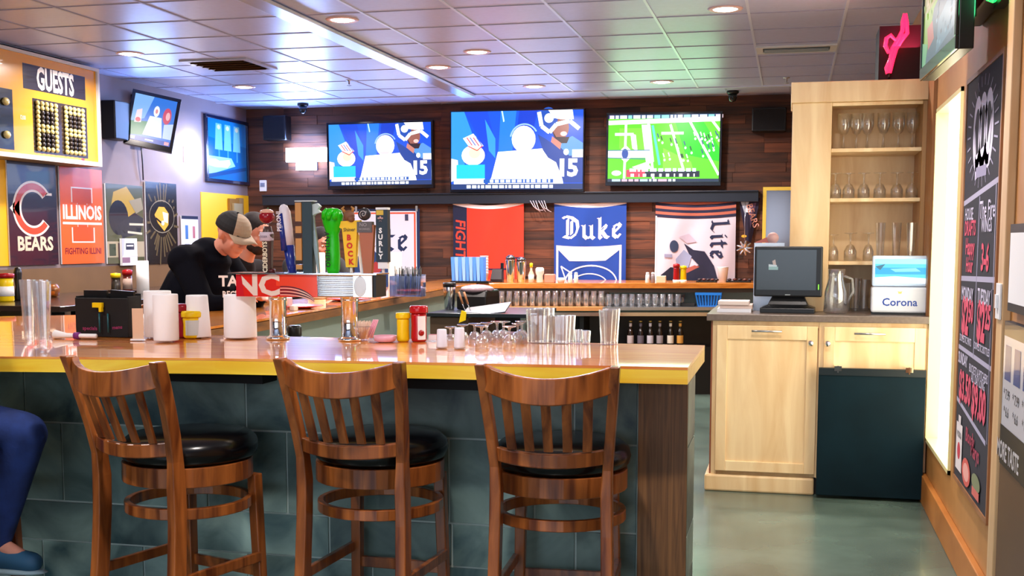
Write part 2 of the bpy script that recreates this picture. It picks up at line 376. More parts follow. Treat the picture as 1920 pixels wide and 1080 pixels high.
def vent(x, y, sx, sy, mats, label):
    t = thing('ceiling_vent', label, 'vent', (x, y, CEIL))
    f = MB()
    for a in ((-sx, sx, -sy, -sy+.05), (-sx, sx, sy-.05, sy), (-sx, -sx+.05, -sy+.05, sy-.05), (sx-.05, sx, -sy+.05, sy-.05)): f.box(*a, -.014, -.001)
    f.build('frame', mats[0], t); MB().box(-sx+.05, sx-.05, -sy+.05, sy-.05, -.004, -.001).build('backing', mats[1], t)
    for k in range(5):
        yy = -sy+.09+k*(2*sy-.18)/4
        MB().box(-sx+.06, sx-.06, -.018, .018, -.001, .001, T=Matrix.Translation((0, yy, -.014)) @ Matrix.Rotation(R(35), 4, 'X')).build('slat', mats[2], t)
vent(-4.62, 9.2, .30, .30, (mat('vent_frame_blue_grey', '#aab4cc', .3), mat('vent_dark', '#1d150f', .8), mat('vent_slat_brown', '#6b4a2c', .5)), 'square brown ceiling vent with pale frame left of the metal strip')
vent(.0, 9.45, .30, .16, (mat('vent_frame_white', '#dfe7ea', .3), mat('vent_dark2', '#4b5558', .8), mat('vent_slat_white', '#c7d2d6', .4)), 'white slotted air vent in the ceiling before the glass cabinet')
def sensor(x, y, label):
    t = thing('ceiling_sensor', label, 'sensor', (x, y, CEIL))
    MB().lathe([(.06, 0), (.06, -.02), (.05, -.03), (.0, -.03)], n=16).build('base', M_black, t)
    MB().lathe([(.0, -.11), (.03, -.10), (.042, -.07), (.045, -.03)], n=16).build('dome', mat('smoked_dome', '#101820', .1), t)
sensor(-5.15, 11.95, 'small black dome camera on the ceiling near the left back corner')
sensor(-.6, 11.95, 'small black dome camera on the ceiling near the right back corner')
def sprinkler(x, y, label):
    t = thing('sprinkler', label, 'sprinkler', (x, y, CEIL))
    MB().lathe([(.03, 0), (.03, -.006), (.008, -.008), (.008, -.04)], n=12).build('stem', M_brush, t)
    MB().lathe([(0, -.055), (.02, -.052), (.022, -.048), (0, -.045)], n=12).build('deflector', M_brush, t)
sprinkler(-4.0, 10.35, 'small sprinkler head hanging from the ceiling left of the metal strip')
sprinkler(-.08, 11.1, 'small sprinkler head hanging from the ceiling beside the glass cabinet')

# ================================================================== THE BAR
BT = 1.07
bar = thing('bar_counter', 'long bar with glossy pine top, yellow edge and dark slate tile front', 'bar', (0, 0, 0))
out = [(-.32, 3.82), (-1.96, 3.745), (-2.742, 3.635), (-4.95, 3.40), (-4.95, 5.45), (-4.25, 5.42), (-3.28, 6.0), (-3.48, 10.0), (-3.62, 12.2), (-2.95, 12.2), (-2.95, 10.0), (-2.665, 5.5), (-2.665, 4.6), (-.32, 4.58)]
near = [(-.32, 3.82), (-1.96, 3.745), (-2.742, 3.635), (-4.95, 3.40), (-4.95, 4.6), (-2.665, 4.6), (-.32, 4.58)]
rest = [(-4.95, 4.6), (-4.95, 5.45), (-4.25, 5.42), (-3.28, 6.0), (-3.48, 10.0), (-3.62, 12.2), (-2.95, 12.2), (-2.95, 10.0), (-2.665, 5.5), (-2.665, 4.6)]
SL = .0088                                              # the old top falls a few millimetres toward the stools
t = MB(); n_ = len(near); zz = lambda y: BT-SL*(4.58-y)
t.add([(x, y, zz(y)) for x, y in near]+[(x, y, BT-.016) for x, y in near], [tuple(range(n_))[::-1][::-1], tuple(range(2*n_-1, n_-1, -1))]+[(k, n_+k, n_+(k+1) % n_, (k+1) % n_) for k in range(n_)])
t.prism(rest[::-1], (0, 0, BT-.012), (1, 0, 0), (0, 1, 0), (0, 0, .012)); top = t.build('countertop', M_bartop, bar)
e = MB()
def edge(pts, mi=0, th=.03, zt=BT-.0165, zb=BT-.063):
    for (a, b), (c2, d2) in zip(pts, pts[1:]):
        dx, dy = c2-a, d2-b; l_ = math.hypot(dx, dy); nx, ny = -dy/l_*th, dx/l_*th
        e.prism([(a, b), (c2, d2), (c2+nx, d2+ny), (a+nx, b+ny)], (0, 0, zb), (1, 0, 0), (0, 1, 0), (0, 0, zt-zb), mi)
edge([(-4.95, 3.40), (-2.742, 3.635), (-1.96, 3.745), (-.32, 3.82)]); edge([(-.32, 3.82), (-.32, 4.58)], 0); edge([(-.35, 4.58), (-2.665, 4.6)])
edge([(-2.665, 4.6), (-2.665, 5.5), (-2.95, 10.0), (-2.95, 11.0)][::1], 1)
edge([(-3.62, 12.2), (-3.48, 10.0), (-3.28, 6.0), (-4.25, 5.42), (-4.95, 5.45)][::-1], 1)
e.build('edge_band', [M_baredge, woodmat('worn_brown_edge', '#6f4a28', '#a06c3a', (3, 3, 14), .45)], bar)
# rounded knots / plugs on the front edge are screws: small dark discs
k_ = MB()
for px in (852, ):
    p = oY(px, 694, 3.79); k_.lathe([(0, 0), (.006, .001), (.007, .004)], (p.x, 3.80, p.z), 10, T=Matrix.Rotation(PI/2, 4, 'X'))
k_.build('screw_head', mat('rust_screw', '#5a3212', .5), bar)
# substructure and tile front
sb = MB().box(-4.8, -.345, 4.062, 4.345, 0, BT-.06); sb.box(-4.8, -.40, 4.0, 4.5, BT-.075, BT-.058)
sb.build('bar_body', mat('grout', '#b4c6c2', .8), bar)
M_slate = woodmat('slate_tile', '#23434a', '#84a09a', (3, 3, 3), .42, island=.28, scale=1.1)
tl = MB(); rows = [(.757, BT-.085, [-4.8, -4.2, -3.58, -2.955, -2.0, -1.37, -.737, -.51]), (.442, .757, [-4.8, -4.06, -3.43, -2.796, -2.166, -1.837, -1.20, -.88, -.51]), (.28, .442, [-4.8, -4.0, -3.2, -2.62, -2.3, -1.67, -1.19, -.73, -.51]), (.12, .28, [-4.8, -4.1, -3.5, -2.9, -2.45, -2.004, -1.50, -1.0, -.6, -.51]), (0, .12, [-4.8, -3.9, -3.2, -2.6, -1.9, -1.3, -.7, -.51])]
for za, zb, xs in rows:
    for a, b_ in zip(xs, xs[1:]): tl.box(a+.004, b_-.004, 4.055, 4.0625, za+.004, zb-.004)
    tl.box(-.3455, -.336, 4.055, 4.345, za+.003, zb-.003)
tl.build('tile_front', M_slate, bar, bevel=.001)
for xa, xb_ in ((-2.38, -1.87), (-1.46, -1.0)): MB().box(xa, xb_, 3.93, 4.054, .952, 1.012).build('overhang_shade', M_blackm, bar)  # black strips standing in for the shade below the counter overhang
MB().box(-.507, -.337, 4.035, 4.061, 0, BT-.06).build('end_post', M_oak, bar, bevel=.002)
# left leg of the bar, below its top
lg = MB(); lg.prism([(-2.75, 4.345), (-2.75, 5.5), (-3.03, 10.0), (-3.03, 12.18), (-3.35, 12.18), (-3.25, 10), (-3.10, 6.1), (-3.6, 5.2), (-4.8, 5.2), (-4.8, 4.345)][::-1], (0, 0, 0), (1, 0, 0), (0, 1, 0), (0, 0, BT-.06))
lg.build('side_body', mat('grey_green_laminate', '#97aaa2', .45, noise=.05, nscale=3), bar)
# far counter along the back wall
FE = lambda x: 10.95+.24*(x+2.95)
fc = thing('back_counter', 'orange wood counter running along the plank wall below the banners', 'counter', (0, 0, 0))
x0, x1 = -2.94, .35
MB().prism([(x0, FE(x0)), (x1, FE(x1)), (x1, 12.22), (x0, 12.22)], (0, 0, BT-.05), (1, 0, 0), (0, 1, 0), (0, 0, .05)).build('countertop', woodmat('orange_counter_wood', '#c06a20', '#dd8a38', (1.2, 14, 14), .25, coat=.5), fc, bevel=.004)
MB().prism([(x0, FE(x0)+.02), (x1, FE(x1)+.02), (x1, FE(x1)+.04), (x0, FE(x0)+.04)], (0, 0, BT-.09), (1, 0, 0), (0, 1, 0), (0, 0, .04)).build('apron', mat('dark_brown_apron', '#33251c', .6), fc)
MB().prism([(x0, FE(x0)+.30), (x1, FE(x1)+.30), (x1, 12.2), (x0, 12.2)], (0, 0, 0), (1, 0, 0), (0, 1, 0), (0, 0, BT-.051)).build('body', mat('pale_teal_laminate', '#8ba3a0', .45), fc)
# glass shelf (bench) below it
sh = thing('service_shelf', 'narrow steel service shelf holding rows of glasses under the back counter', 'shelf', (0, 0, 0))
SZ = .845
MB().prism([(x0, FE(x0)-.12), (-1.75, FE(-1.75)-.12), (-1.75, FE(-1.75)+.295), (x0, FE(x0)+.295)], (0, 0, SZ-.035), (1, 0, 0), (0, 1, 0), (0, 0, .035)).build('wood_ledge', mat('ledge_orange_wood', '#c98a50', .4), sh)
MB().prism([(-1.75, FE(-1.75)-.12), (-.05, FE(-.05)-.12), (-.05, FE(-.05)+.295), (-1.75, FE(-1.75)+.295)], (0, 0, SZ-.03), (1, 0, 0), (0, 1, 0), (0, 0, .03)).build('steel_top', M_brush, sh)
MB().prism([(x0, FE(x0)-.13), (-.05, FE(-.05)-.13), (-.05, FE(-.05)-.115), (x0, FE(x0)-.115)], (0, 0, SZ-.085), (1, 0, 0), (0, 1, 0), (0, 0, .035)).build('front_rail', M_steel, sh)
# black coolers under the shelf
cl = thing('bar_cooler', 'black open-front bottle cooler below the service shelf', 'cooler', (0, 0, 0))
z0 = .0; z1 = SZ-.09
MB().prism([(x0, FE(x0)+.27), (-.1, FE(-.1)+.27), (-.1, FE(-.1)+.29), (x0, FE(x0)+.29)], (0, 0, z0), (1, 0, 0), (0, 1, 0), (0, 0, z1)).build('back_panel', M_black, cl)
MB().prism([(x0, FE(x0)-.1), (-.1, FE(-.1)-.1), (-.1, FE(-.1)+.265), (x0, FE(x0)+.265)], (0, 0, 0), (1, 0, 0), (0, 1, 0), (0, 0, .46)).build('cabinet', M_black, cl)
for x in (-2.9, -1.95, -.12): MB().box(x-.02, x+.02, FE(x)-.08, FE(x)+.26, .461, z1).build('divider', M_black, cl)
def bottle(x, y, z, col, lab, label, h=.24):
    t = thing('beer_bottle', label, 'bottle', (x, y, z), 0, 'beer bottles in the black cooler')
    MB().lathe([(0, 0), (.028, 0), (.031, .01), (.031, h*.55), (.026, h*.64), (.013, h*.76), (.012, h*.96), (.014, h*.965), (.014, h)], n=16).build('glass_body', mat('bottle_'+col, '#'+col, .1, spec=.6), t)
    MB().lathe([(.0315, h*.12), (.0318, h*.14), (.0318, h*.42), (.0315, h*.44)], n=16).build('label_band', mat('label_'+lab, '#'+lab, .6), t)
    MB().lathe([(.0135, h*.80), (.014, h*.81), (.014, h*.92), (.0135, h*.93)], n=12).build('neck_label', mat('label_'+lab, '#'+lab, .6), t)
    MB().lathe([(.0155, h-.006), (.0155, h+.006), (0, h+.007)], n=14).build('cap', mat('cap_gold', '#c9a452', .3, metal=.7), t)
for px, cc, lb, ds in ((1182, '1c0f0a', 'c9b7b9', 'dark beer bottle with pale label, leftmost in the black cooler'), (1201, '140d12', '6e6472', 'dark beer bottle with dull grey label, second in the cooler row'),
                       (1219, '160f0e', 'd5ccd8', 'dark beer bottle with white label, third in the cooler row'), (1237, '1a0f0c', 'a79aa0', 'dark beer bottle with grey label, fourth in the cooler row'),
                       (1257, '1a120a', 'f0e2d0', 'dark beer bottle with bright cream label and neck band in the cooler'), (1275, '180e08', 'e0a04a', 'dark beer bottle with orange label, rightmost in the cooler')):
    p = oY(px, 640, 11.3); y = FE(p.x)-.03; p = oY(px, 640, y); bottle(p.x, y, .462, cc, lb, ds)

# ================================================================== BAR STOOLS
def make_stool(label, group):
    t = thing('bar_stool', label, 'bar stool', (0, 0, 0), 0, group)
    yb = lambda z: -.205-.09*max(0, (z-.72)/.37)**1.4-.06*max(0, (.6-z)/.6)**1.5
    xb = lambda z: .172+.032*max(0, (z-.72)/.37)+.012*max(0, (.72-z)/.72)
    for s in (-1, 1):
        secs = [(s*xb(z), yb(z), z, .015 if z > .74 else .018, .023 if z > .74 else .026) for z in (0, .12, .25, .4, .55, .68, .76, .85, .94, 1.02, 1.06, 1.095)]
        MB().sect(secs).build('rear_leg', M_stool, t, bevel=.004)
        MB().sect([(s*.172, .175, 0, .017, .017), (s*.158, .158, .654, .019, .019)]).build('front_leg', M_stool, t, bevel=.004)
    def rail(zc, h, bow, t_, nm, top=0):
        pts = []
        for i in range(13):
            u = -1+2*i/12; x = u*(xb(zc)-.012); y = yb(zc)-bow*(1-u*u)
            sg = top*(1-u*u); pts.append((x, y, zc-h/2-sg, zc+h/2-sg))
        MB().band(pts, t_).build(nm, M_stool, t, bevel=.004)
    rail(1.05, .082, .07, .022, 'top_rail', .032); rail(.802, .045, .045, .026, 'lower_rail', .012)
    for i in range(5):
        u = -.68+.34*i; xa = u*(xb(.85)-.012); xc = u*(xb(1.0)-.012)
        ya = yb(.82)-.045*(1-u*u); yc = yb(1.0)-.07*(1-u*u)
        MB().sect([(xa, ya, .82, .0145, .006), ((xa+xc)/2, (ya+yc)/2, .91, .0145, .006), (xc, yc, 1.0, .0145, .006)]).build('slat', M_stool, t, bevel=.002)
    ring = [(.208*math.cos(a), .20*math.sin(a)+.008) for a in [2*PI*k/36 for k in range(36)]]
    MB().band([(x, y, .655, .722) for x, y in ring], .02, closed=True).build('seat_apron', M_stool, t, bevel=.003)
    MB().band([(x*.98, y*.98, .548, .585) for x, y in ring], .02, closed=True).build('ring_stretcher', M_stool, t, bevel=.003)
    MB().lathe([(0, .722), (.208, .722), (.222, .738), (.228, .762), (.222, .788), (.198, .808), (.10, .818), (0, .820)], (0, .018, 0), 40).build('seat_cushion', mat('black_vinyl', '#07080c', .22), t)
    MB().box(-.15, .15, .162, .178, .28, .32).build('foot_rail', M_stool, t, bevel=.003)
    for s in (-1, 1): MB().box(s*.178-.009, s*.178+.009, -.20, .155, .34, .375).build('side_stretcher', M_stool, t, bevel=.003)
    return t
G_ST = 'wooden bar stools along the near bar'
st0 = make_stool('reddish wooden slat-back bar stool nearest the oak end post', G_ST)
st0.location = (-.735, 3.80, 0); st0.rotation_euler.z = R(3); st0.scale = (1.02, 1.05, 1)
dup(st0, (-1.375, 3.80, 0), R(-4), 'brown wooden slat-back bar stool in the middle of the three', G_ST)
dup(st0, (-2.035, 3.66, 0), R(-17), 'dark wooden slat-back bar stool turned to the right, beside the person in jeans', G_ST)

# ================================================================== RIGHT CABINETS
CB = 6.95; CT = 1.05
cab = thing('base_cabinet', 'pale maple base cabinet with two doors and a hanging black chalkboard panel', 'cabinet', (0, 0, 0))
MB().box(-.44, .765, CB+.02, 7.85, .10, CT-.04).build('carcass', M_maple, cab)
MB().box(-.475, .155, CB-.015, 7.85, 0, .10).build('plinth', M_maple, cab, bevel=.012)
MB().box(.155, .765, CB+.03, 7.85, 0, .10).build('toe_kick', M_blackm, cab)
ff = MB()
for a in ((-.44, -.41, .10, CT-.04), (.165, .205, .10, CT-.04), (.735, .765, .10, CT-.04)): ff.box(a[0], a[1], CB, CB+.02, a[2], a[3])
ff.box(-.41, .735, CB+.004, CB+.02, CT-.075, CT-.04)
ff.build('face_frame', M_maple, cab)
def door(xa, xb_, za, zb, st=.06):
    d = MB()
    for a in ((xa, xa+st, za, zb), (xb_-st, xb_, za, zb), (xa+st, xb_-st, za, za+st), (xa+st, xb_-st, zb-st*1.35, zb)): d.box(a[0], a[1], CB-.022, CB-.002, a[2], a[3])
    o = d.build('door', M_maple, cab, bevel=.003)
    MB().box(xa+st, xb_-st, CB-.012, CB-.004, za+st, zb-st*1.35).build('door_panel', M_maple, o)
    return o
d1 = door(-.415, .155, .125, .985); d2 = door(.19, .745, .125, .985)
def pull(d, x, z, w_=.17):
    MB().tube([(x-w_/2, CB-.05, z), (x+w_/2, CB-.05, z)], .006).box(x-w_/2+.02, x-w_/2+.03, CB-.05, CB-.02, z-.004, z+.004).box(x+w_/2-.03, x+w_/2-.02, CB-.05, CB-.02, z-.004, z+.004).build('bar_handle', M_brush, d)
def knob(d, x, z): MB().lathe([(.007, 0), (.007, .015), (.016, .02), (.017, .03), (.0, .034)], (x, CB-.022, z), 14, T=Matrix.Rotation(PI/2, 4, 'X')).build('knob', M_chrome, d)
pull(d1, -.13, .955); pull(d2, .44, .95); knob(d1, .118, .89); knob(d2, .212, .89)
cbp = MB().box(.165, .745, CB-.085, CB-.055, -.0+.02, .74).build('chalkboard_panel', mat('black_chalk_panel', '#071c24', .6, spec=.15, noise=.3, nscale=3), cab, bevel=.003)
MB().box(.165, .745, CB-.09, CB-.05, .715, .755).build('panel_cap', mat('dark_teal_cap', '#07161a', .4), cbp)
for x in (.27, .655): MB().box(x-.02, x+.02, CB-.095, CB-.022, .74, .768).box(x-.004, x+.004, CB-.097, CB-.09, .73, .77).build('hook', M_chrome, cbp)
MB().prism([(-.475, CB-.03), (.768, CB-.03), (.768, 7.9), (-.475, 7.9)], (0, 0, CT-.04), (1, 0, 0), (0, 1, 0), (0, 0, .04)).build('worktop', mat('grey_brown_worktop', '#6b5d54', .3, noise=.15, nscale=60), cab, bevel=.004)
# side face of cabinet toward the bar: dark opening next to a reddish post
MB().box(-.45, -.441, CB+.01, 7.85, .10, CT-.041).build('side_panel', woodmat('reddish_side_panel', '#8a4a2c', '#a86040', (8, 8, 1), .5), cab)

UF = 7.30; UB = 7.75
up = thing('glass_cabinet', 'tall open maple shelf cabinet full of stemware standing on the worktop', 'shelf cabinet', (0, 0, 0))
zt = oY(1600, 152, UF).z; xl = oY(1484, 300, UF).x; xo = oY(1558, 300, UF).x; xr = oY(1728, 300, UF).x
zo = oY(1640, 197, UF).z
u_ = MB().box(xl, xo, UF, UF+.02, CT, zt-.12).box(xl, xl+.02, UF+.02, UB, CT, zt-.12).box(xo-.02, xo, UF+.02, UB, CT, zt-.12)
u_.build('left_stile', M_maple, up, bevel=.003)
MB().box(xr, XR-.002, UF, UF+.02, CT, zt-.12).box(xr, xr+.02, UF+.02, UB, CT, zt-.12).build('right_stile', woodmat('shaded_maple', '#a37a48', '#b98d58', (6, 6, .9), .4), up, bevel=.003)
MB().box(xl-.01, XR-.002, UF-.02, UB, zt-.12, zt).box(xo, xr, UF, UF+.02, zo, zt-.121).build('header', M_maple, up, bevel=.004)
MB().box(xo, xr, UB-.02, UB, CT, zt-.12).build('back_panel', M_maple, up)
shz = [oY(1640, y, UF+.0).z for y in (277, 371, 490)]
for z in shz: MB().box(xo+.001, xr-.001, UF+.005, UB-.021, z-.022, z).build('shelf', M_maple, up, bevel=.002)

# ================================================================== TELEVISIONS
def tv_art_game(A, crop=False):
    A.rect(0, 0, 1, 1, '#0a49c8')
    A.poly([(0, 0), (.10, 0), (.2, .45), (.12, .6), (.05, .9), (0, .9)], '#2a86e8')
    A.poly([(.1, 0), (.28, 0), (.33, .35), (.26, .6), (.2, .3)], '#0d3fc0'); A.poly([(.26, .1), (.34, .35), (.34, .6), (.29, .5)], '#2f8cf0')
    A.poly([(.38, 0), (.50, 0), (.47, .5), (.36, .62)], '#1c70ea'); A.poly([(.52, 0), (.66, 0), (.60, .45), (.50, .35)], '#0636b4')
    A.poly([(.385, 0), (.395, 0), (.41, .13), (.40, .14)], '#b8e4ff')
    A.poly([(.0, .60), (.05, .62), (.06, .85), (0, .9)], '#ffd7d8')
    A.poly([(.09, .34), (.17, .28), (.25, .44), (.16, .5)], '#f4f0ff')
    for k in range(4): A.line([(.12+.025*k, .33), (.165+.025*k, .44)], .012*A.u.length*.6, '#d0303c' if k % 2 == 0 else '#3a5ad0')
    A.disc(.17, .56, .09, .13, '#fff6e6'); A.disc(.18, .53, .045, .07, '#ffe9b0'); A.line([(.13, .44), (.2, .5), (.24, .44)], .01, '#e02440')
    A.rect(.04, .68, .26, .86, '#10b4d8'); A.poly([(.02, .86), (.26, .86), (.26, .97), (.02, .95)], '#ffffff')
    # white-shirted coach under a raised play sheet
    A.poly([(.27, .97), (.31, .85), (.40, .55), (.52, .52), (.74, .50), (.82, .62), (.86, .97)], '#ffffff')
    A.disc(.555, .36, .09, .17, '#ffffff'); A.arc(.56, .36, .105, .19, 190, 330, .012, '#8fb4e8', asp=1.5); A.poly([(.50, .46), (.60, .46), (.58, .50), (.52, .50)], '#d9c0c4')
    A.poly([(.36, .52), (.72, .48), (.76, .90), (.30, .92)], '#ffffff')
    # seated player with a cap-like helmet pushed up
    A.poly([(.66, .30), (.72, .36), (.80, .45), (1, .45), (1, .92), (.86, .92), (.80, .66), (.74, .60), (.70, .50)], '#123a8a')
    A.poly([(.80, .42), (.92, .33), (1, .42), (1, .56), (.9, .58)], '#4f88c8')
    A.disc(.83, .22, .065, .15, '#8a5348'); A.poly([(.765, .24), (.80, .34), (.90, .34), (.88, .42), (.80, .42)], '#2a1a24'); A.disc(.855, .30, .025, .03, '#e6b4b0'); A.poly([(.77, .33), (.84, .42), (.83, .50), (.76, .40)], '#b87468')
    A.disc(.74, .12, .07, .16, '#1846a0'); A.disc(.745, .10, .035, .06, '#f0fbff')
    A.line([(.67, .02), (.69, .2), (.75, .28), (.80, .18), (.90, .14), (.97, .24)], .03*A.u.length, '#f6fdff')
    A.poly([(.74, .0), (.92, .0), (.93, .12), (.84, .12), (.78, .1)], '#ffffff')
    A.disc(.875, .53, .02, .04, '#eaf4ff'); A.rect(.92, .50, 1, .60, '#ffffff')
    A.txt('1', .845, .74, .30*A.w.length, '#ffffff', 1.1, .04); A.txt('5', .925, .74, .30*A.w.length, '#ffffff', 1.0, .04)
    A.rect(0, .93, 1, 1, '#0a2f66'); A.rect(.25, .87, .78, .92, '#0e4fa4')
    rn = random.Random(5)
    x = .3
    while x < .76:
        l_ = rn.uniform(.012, .035); A.rect(x, .876, x+l_, .912, '#f4fbff'); x += l_+.012
    x = .12
    while x < .76:
        l_ = rn.uniform(.015, .05); A.rect(x, .945, x+l_, .985, '#ff8fa8' if rn.random() < .12 else '#f2fbff'); x += l_+.01
def tv_art_field(A):
    A.rect(0, 0, 1, 1, '#5fd520'); A.poly([(.6, .1), (.85, .1), (1, .5), (1, .7), (.7, .6)], '#1fc81c'); A.poly([(.1, .2), (.35, .2), (.4, .6), (.1, .5)], '#7bdc38'); A.poly([(.5, .5), (.75, .7), (.8, .95), (.5, .9)], '#86e040')
    A.rect(0, 0, 1, .06, '#27406a'); rn = random.Random(9); x = .01
    while x < .98:
        l_ = rn.uniform(.015, .07); A.rect(x, .01, x+l_, .06, rn.choice(['#f0fbff', '#dff2ff', '#ffd9e2', '#8fe0d0'])); x += l_+.012
    A.poly([(0, .085), (1, .04), (1, .11), (0, .15)], '#ffffff')
    for a, b in (((.16, .1), (.15, 1)), ((.36, .1), (.42, 1)), ((.56, .15), (.70, .9)), ((.73, .1), (1.0, .9)), ((.93, .1), (1, .25))): A.line([a, b], .022*A.u.length, '#ffffff')
    A.poly([(.30, .15), (.38, .15), (.42, .7), (.35, .75)], '#f4fff4'); A.line([(.40, .16), (.47, .75)], .022*A.u.length, '#55d6c4')
    A.rect(.06, .27, .23, .31, '#ffffff'); A.poly([(.2, .27), (.25, .3), (.27, .55), (.22, .5)], '#ffffff'); A.rect(.48, .26, .68, .30, '#ffffff')
    A.rect(0, .53, .38, .64, '#e8fbff'); A.poly([(.08, .58), (.16, .45), (.24, .58), (.16, .72)], '#ffffff'); A.disc(.155, .58, .03, .075, '#3050a0'); A.line([(0, .53), (.38, .53)], .008, '#406a9a'); A.line([(0, .64), (.34, .66)], .008, '#406a9a')
    for k in range(26):
        x = rn.uniform(.44, .98); y = rn.uniform(.25, .62); A.line([(x, y), (x+.012, y+.06)], .012, rn.choice(['#14402c', '#f4fff4', '#2a5a80'])); A.disc(x+.015, y+.1, .01, .02, '#e9ffe9')
    A.poly([(.22, .78), (.36, .70), (.40, .80), (.3, .84)], '#ffe9e4')
    A.rect(.18, .84, .83, .93, '#0c1c34'); A.rect(.17, .82, .34, .93, '#e03a58')
    x = .2
    while x < .8:
        l_ = rn.uniform(.02, .07); A.rect(x, .80, x+l_, .85, '#d8f6ff'); A.rect(x+.01, .88, x+l_*.7, .925, '#ffffff'); x += l_+.015
    A.disc(.08, .87, .045, .04, '#f4fff4'); A.rect(0, .955, 1, 1, '#152c4c'); x = .04
    while x < .62:
        l_ = rn.uniform(.02, .08); A.rect(x, .96, x+l_, .995, rn.choice(['#e8f6ff', '#b8d8f0', '#f4b8c8'])); x += l_+.012
def television(name_label, Mx, W, H, art, es, bez=.022, bezb=.04, body='#07080f', spill=(8, (.28, .45, 1))):
    t = thing('television', name_label, 'television', (0, 0, 0)); t.matrix_world = Mx
    MB().box(-W/2, W/2, 0, .055, -H/2, H/2).build('housing', mat('tv_housing', body, .3), t, bevel=.004)
    f = MB()
    for a in ((-W/2, W/2, H/2-bez, H/2), (-W/2, W/2, -H/2, -H/2+bezb), (-W/2, -W/2+bez, -H/2+bezb, H/2-bez), (W/2-bez, W/2, -H/2+bezb, H/2-bez)): f.box(a[0], a[1], -.012, -.0005, a[2], a[3])
    f.build('bezel', mat('tv_bezel', '#0a0c18', .15, coat=.5), t, bevel=.002)
    A = Art((-W/2+bez, -.003, H/2-bez), (W-2*bez, 0, 0), (0, 0, -(H-bez-bezb))); A.lay = .00008
    art(A); A.build('screen', colmat('lit_screen_%d' % int(es*100), .3, emit=es), t)
    MB().box(-W*.25, W*.25, .056, .10, -H*.25, H*.25).build('wall_mount', M_black, t)
    a_ = area_light('screen_light', (0, -.03, 0), W*.9, spill[0], spill[1], (-PI/2, 0, 0), 'RECTANGLE', t); a_.data.size_y = H*.9
    return t
def tvY(px0, py0, px1, py1, Y, rz=0, roll=0):
    a = oY(px0, py0, Y); b = oY(px1, py1, Y); c_ = (a+b)/2
    return Matrix.Translation(c_) @ Matrix.Rotation(rz, 4, 'Z') @ Matrix.Rotation(roll, 4, 'Y'), abs(b.x-a.x), abs(a.z-b.z)
TY = YB-.135
Mx, W, H = tvY(613, 230, 813, 353, TY, 0, R(-.3)); television('wall television left of the large one, showing football players in blue light', Mx, W, H, tv_art_game, 1.6)
Mx, W, H = tvY(844, 209, 1095, 359, TY, 0, R(.3)); television('largest wall television, in the centre above the banners', Mx, W, H, tv_art_game, 1.8, .012, .03)
Mx, W, H = tvY(1137, 213, 1352, 347, TY, 0, R(.6)); television('wall television on the right showing a green football field', Mx, W, H, tv_art_field, 1.5, spill=(6, (.45, 1, .6)))
# television on a bracket at the left wall
def tv_art_side(A):
    A.rect(0, 0, 1, 1, '#2f74d8'); A.poly([(0, 0), (.45, 0), (.3, .5), (0, .6)], '#7fb2f2'); A.poly([(0, .6), (.4, .55), (.4, .85), (0, .9)], '#1f7a58')
    A.poly([(.1, .35), (.22, .3), (.24, .6), (.08, .62)], '#f0d4dc'); A.disc(.16, .55, .06, .05, '#e04860')
    A.poly([(.42, .42), (.70, .42), (.78, .85), (.32, .85)], '#dbe6f4'); A.disc(.56, .30, .07, .12, '#e9eef8'); A.disc(.56, .30, .03, .05, '#d98c90'); A.disc(.82, .36, .10, .18, '#c84868'); A.disc(.84, .36, .05, .09, '#e8b0b8'); A.poly([(.78, .55), (1, .5), (1, .85), (.8, .85)], '#bcd0ee')
    A.rect(0, .90, 1, 1, '#1d48b0'); A.rect(.02, .91, .16, .98, '#e6d0d8'); A.rect(.4, .93, .6, .96, '#d6e4ff'); A.rect(.86, .91, .97, .98, '#f0a0b0')
def framed(P00, P10, P01, name=None):      # frame from three corner points: top-left, top-right, bottom-left
    u = (P10-P00); v = (P00-P01); n = u.cross(v).normalized()    # n points to the viewer side
    c_ = P00+u/2-v/2; ux = u.normalized(); vz = v.normalized(); nn = -ux.cross(vz)
    Mx = Matrix(((ux.x, nn.x, vz.x, c_.x), (ux.y, nn.y, vz.y, c_.y), (ux.z, nn.z, vz.z, c_.z), (0, 0, 0, 1)))
    return Mx, u.length, v.length
XT = -5.72
a = oY(247, 164, 9.75); b = oY(337, 189, 9.95)
Mx, W, H = framed(a, b, oY(234, 266, 9.66))
television('small television tilted on a bracket high on the left wall', Mx, W, H, tv_art_side, 1.1, .03, .05)
br = thing('tv_bracket', 'dark steel bracket arm holding the small tilted television to the left wall', 'bracket', (0, 0, 0))
p = (a+b)/2
MB().box(XL+.001, XL+.05, p.y+.1, p.y+.3, p.z-.45, p.z+.02).build('wall_plate', M_black, br)
MB().tube([(XL+.05, p.y+.2, p.z-.2), (-5.72, p.y+.2, p.z-.2)], .025).build('arm', M_black, br)
MB().tube([(XL+.03, p.y+.2, p.z-.4), (XL+.03, p.y+.22, 2.2), (XL+.02, p.y+.24, 2.05)], .006).build('cable', M_black, br)
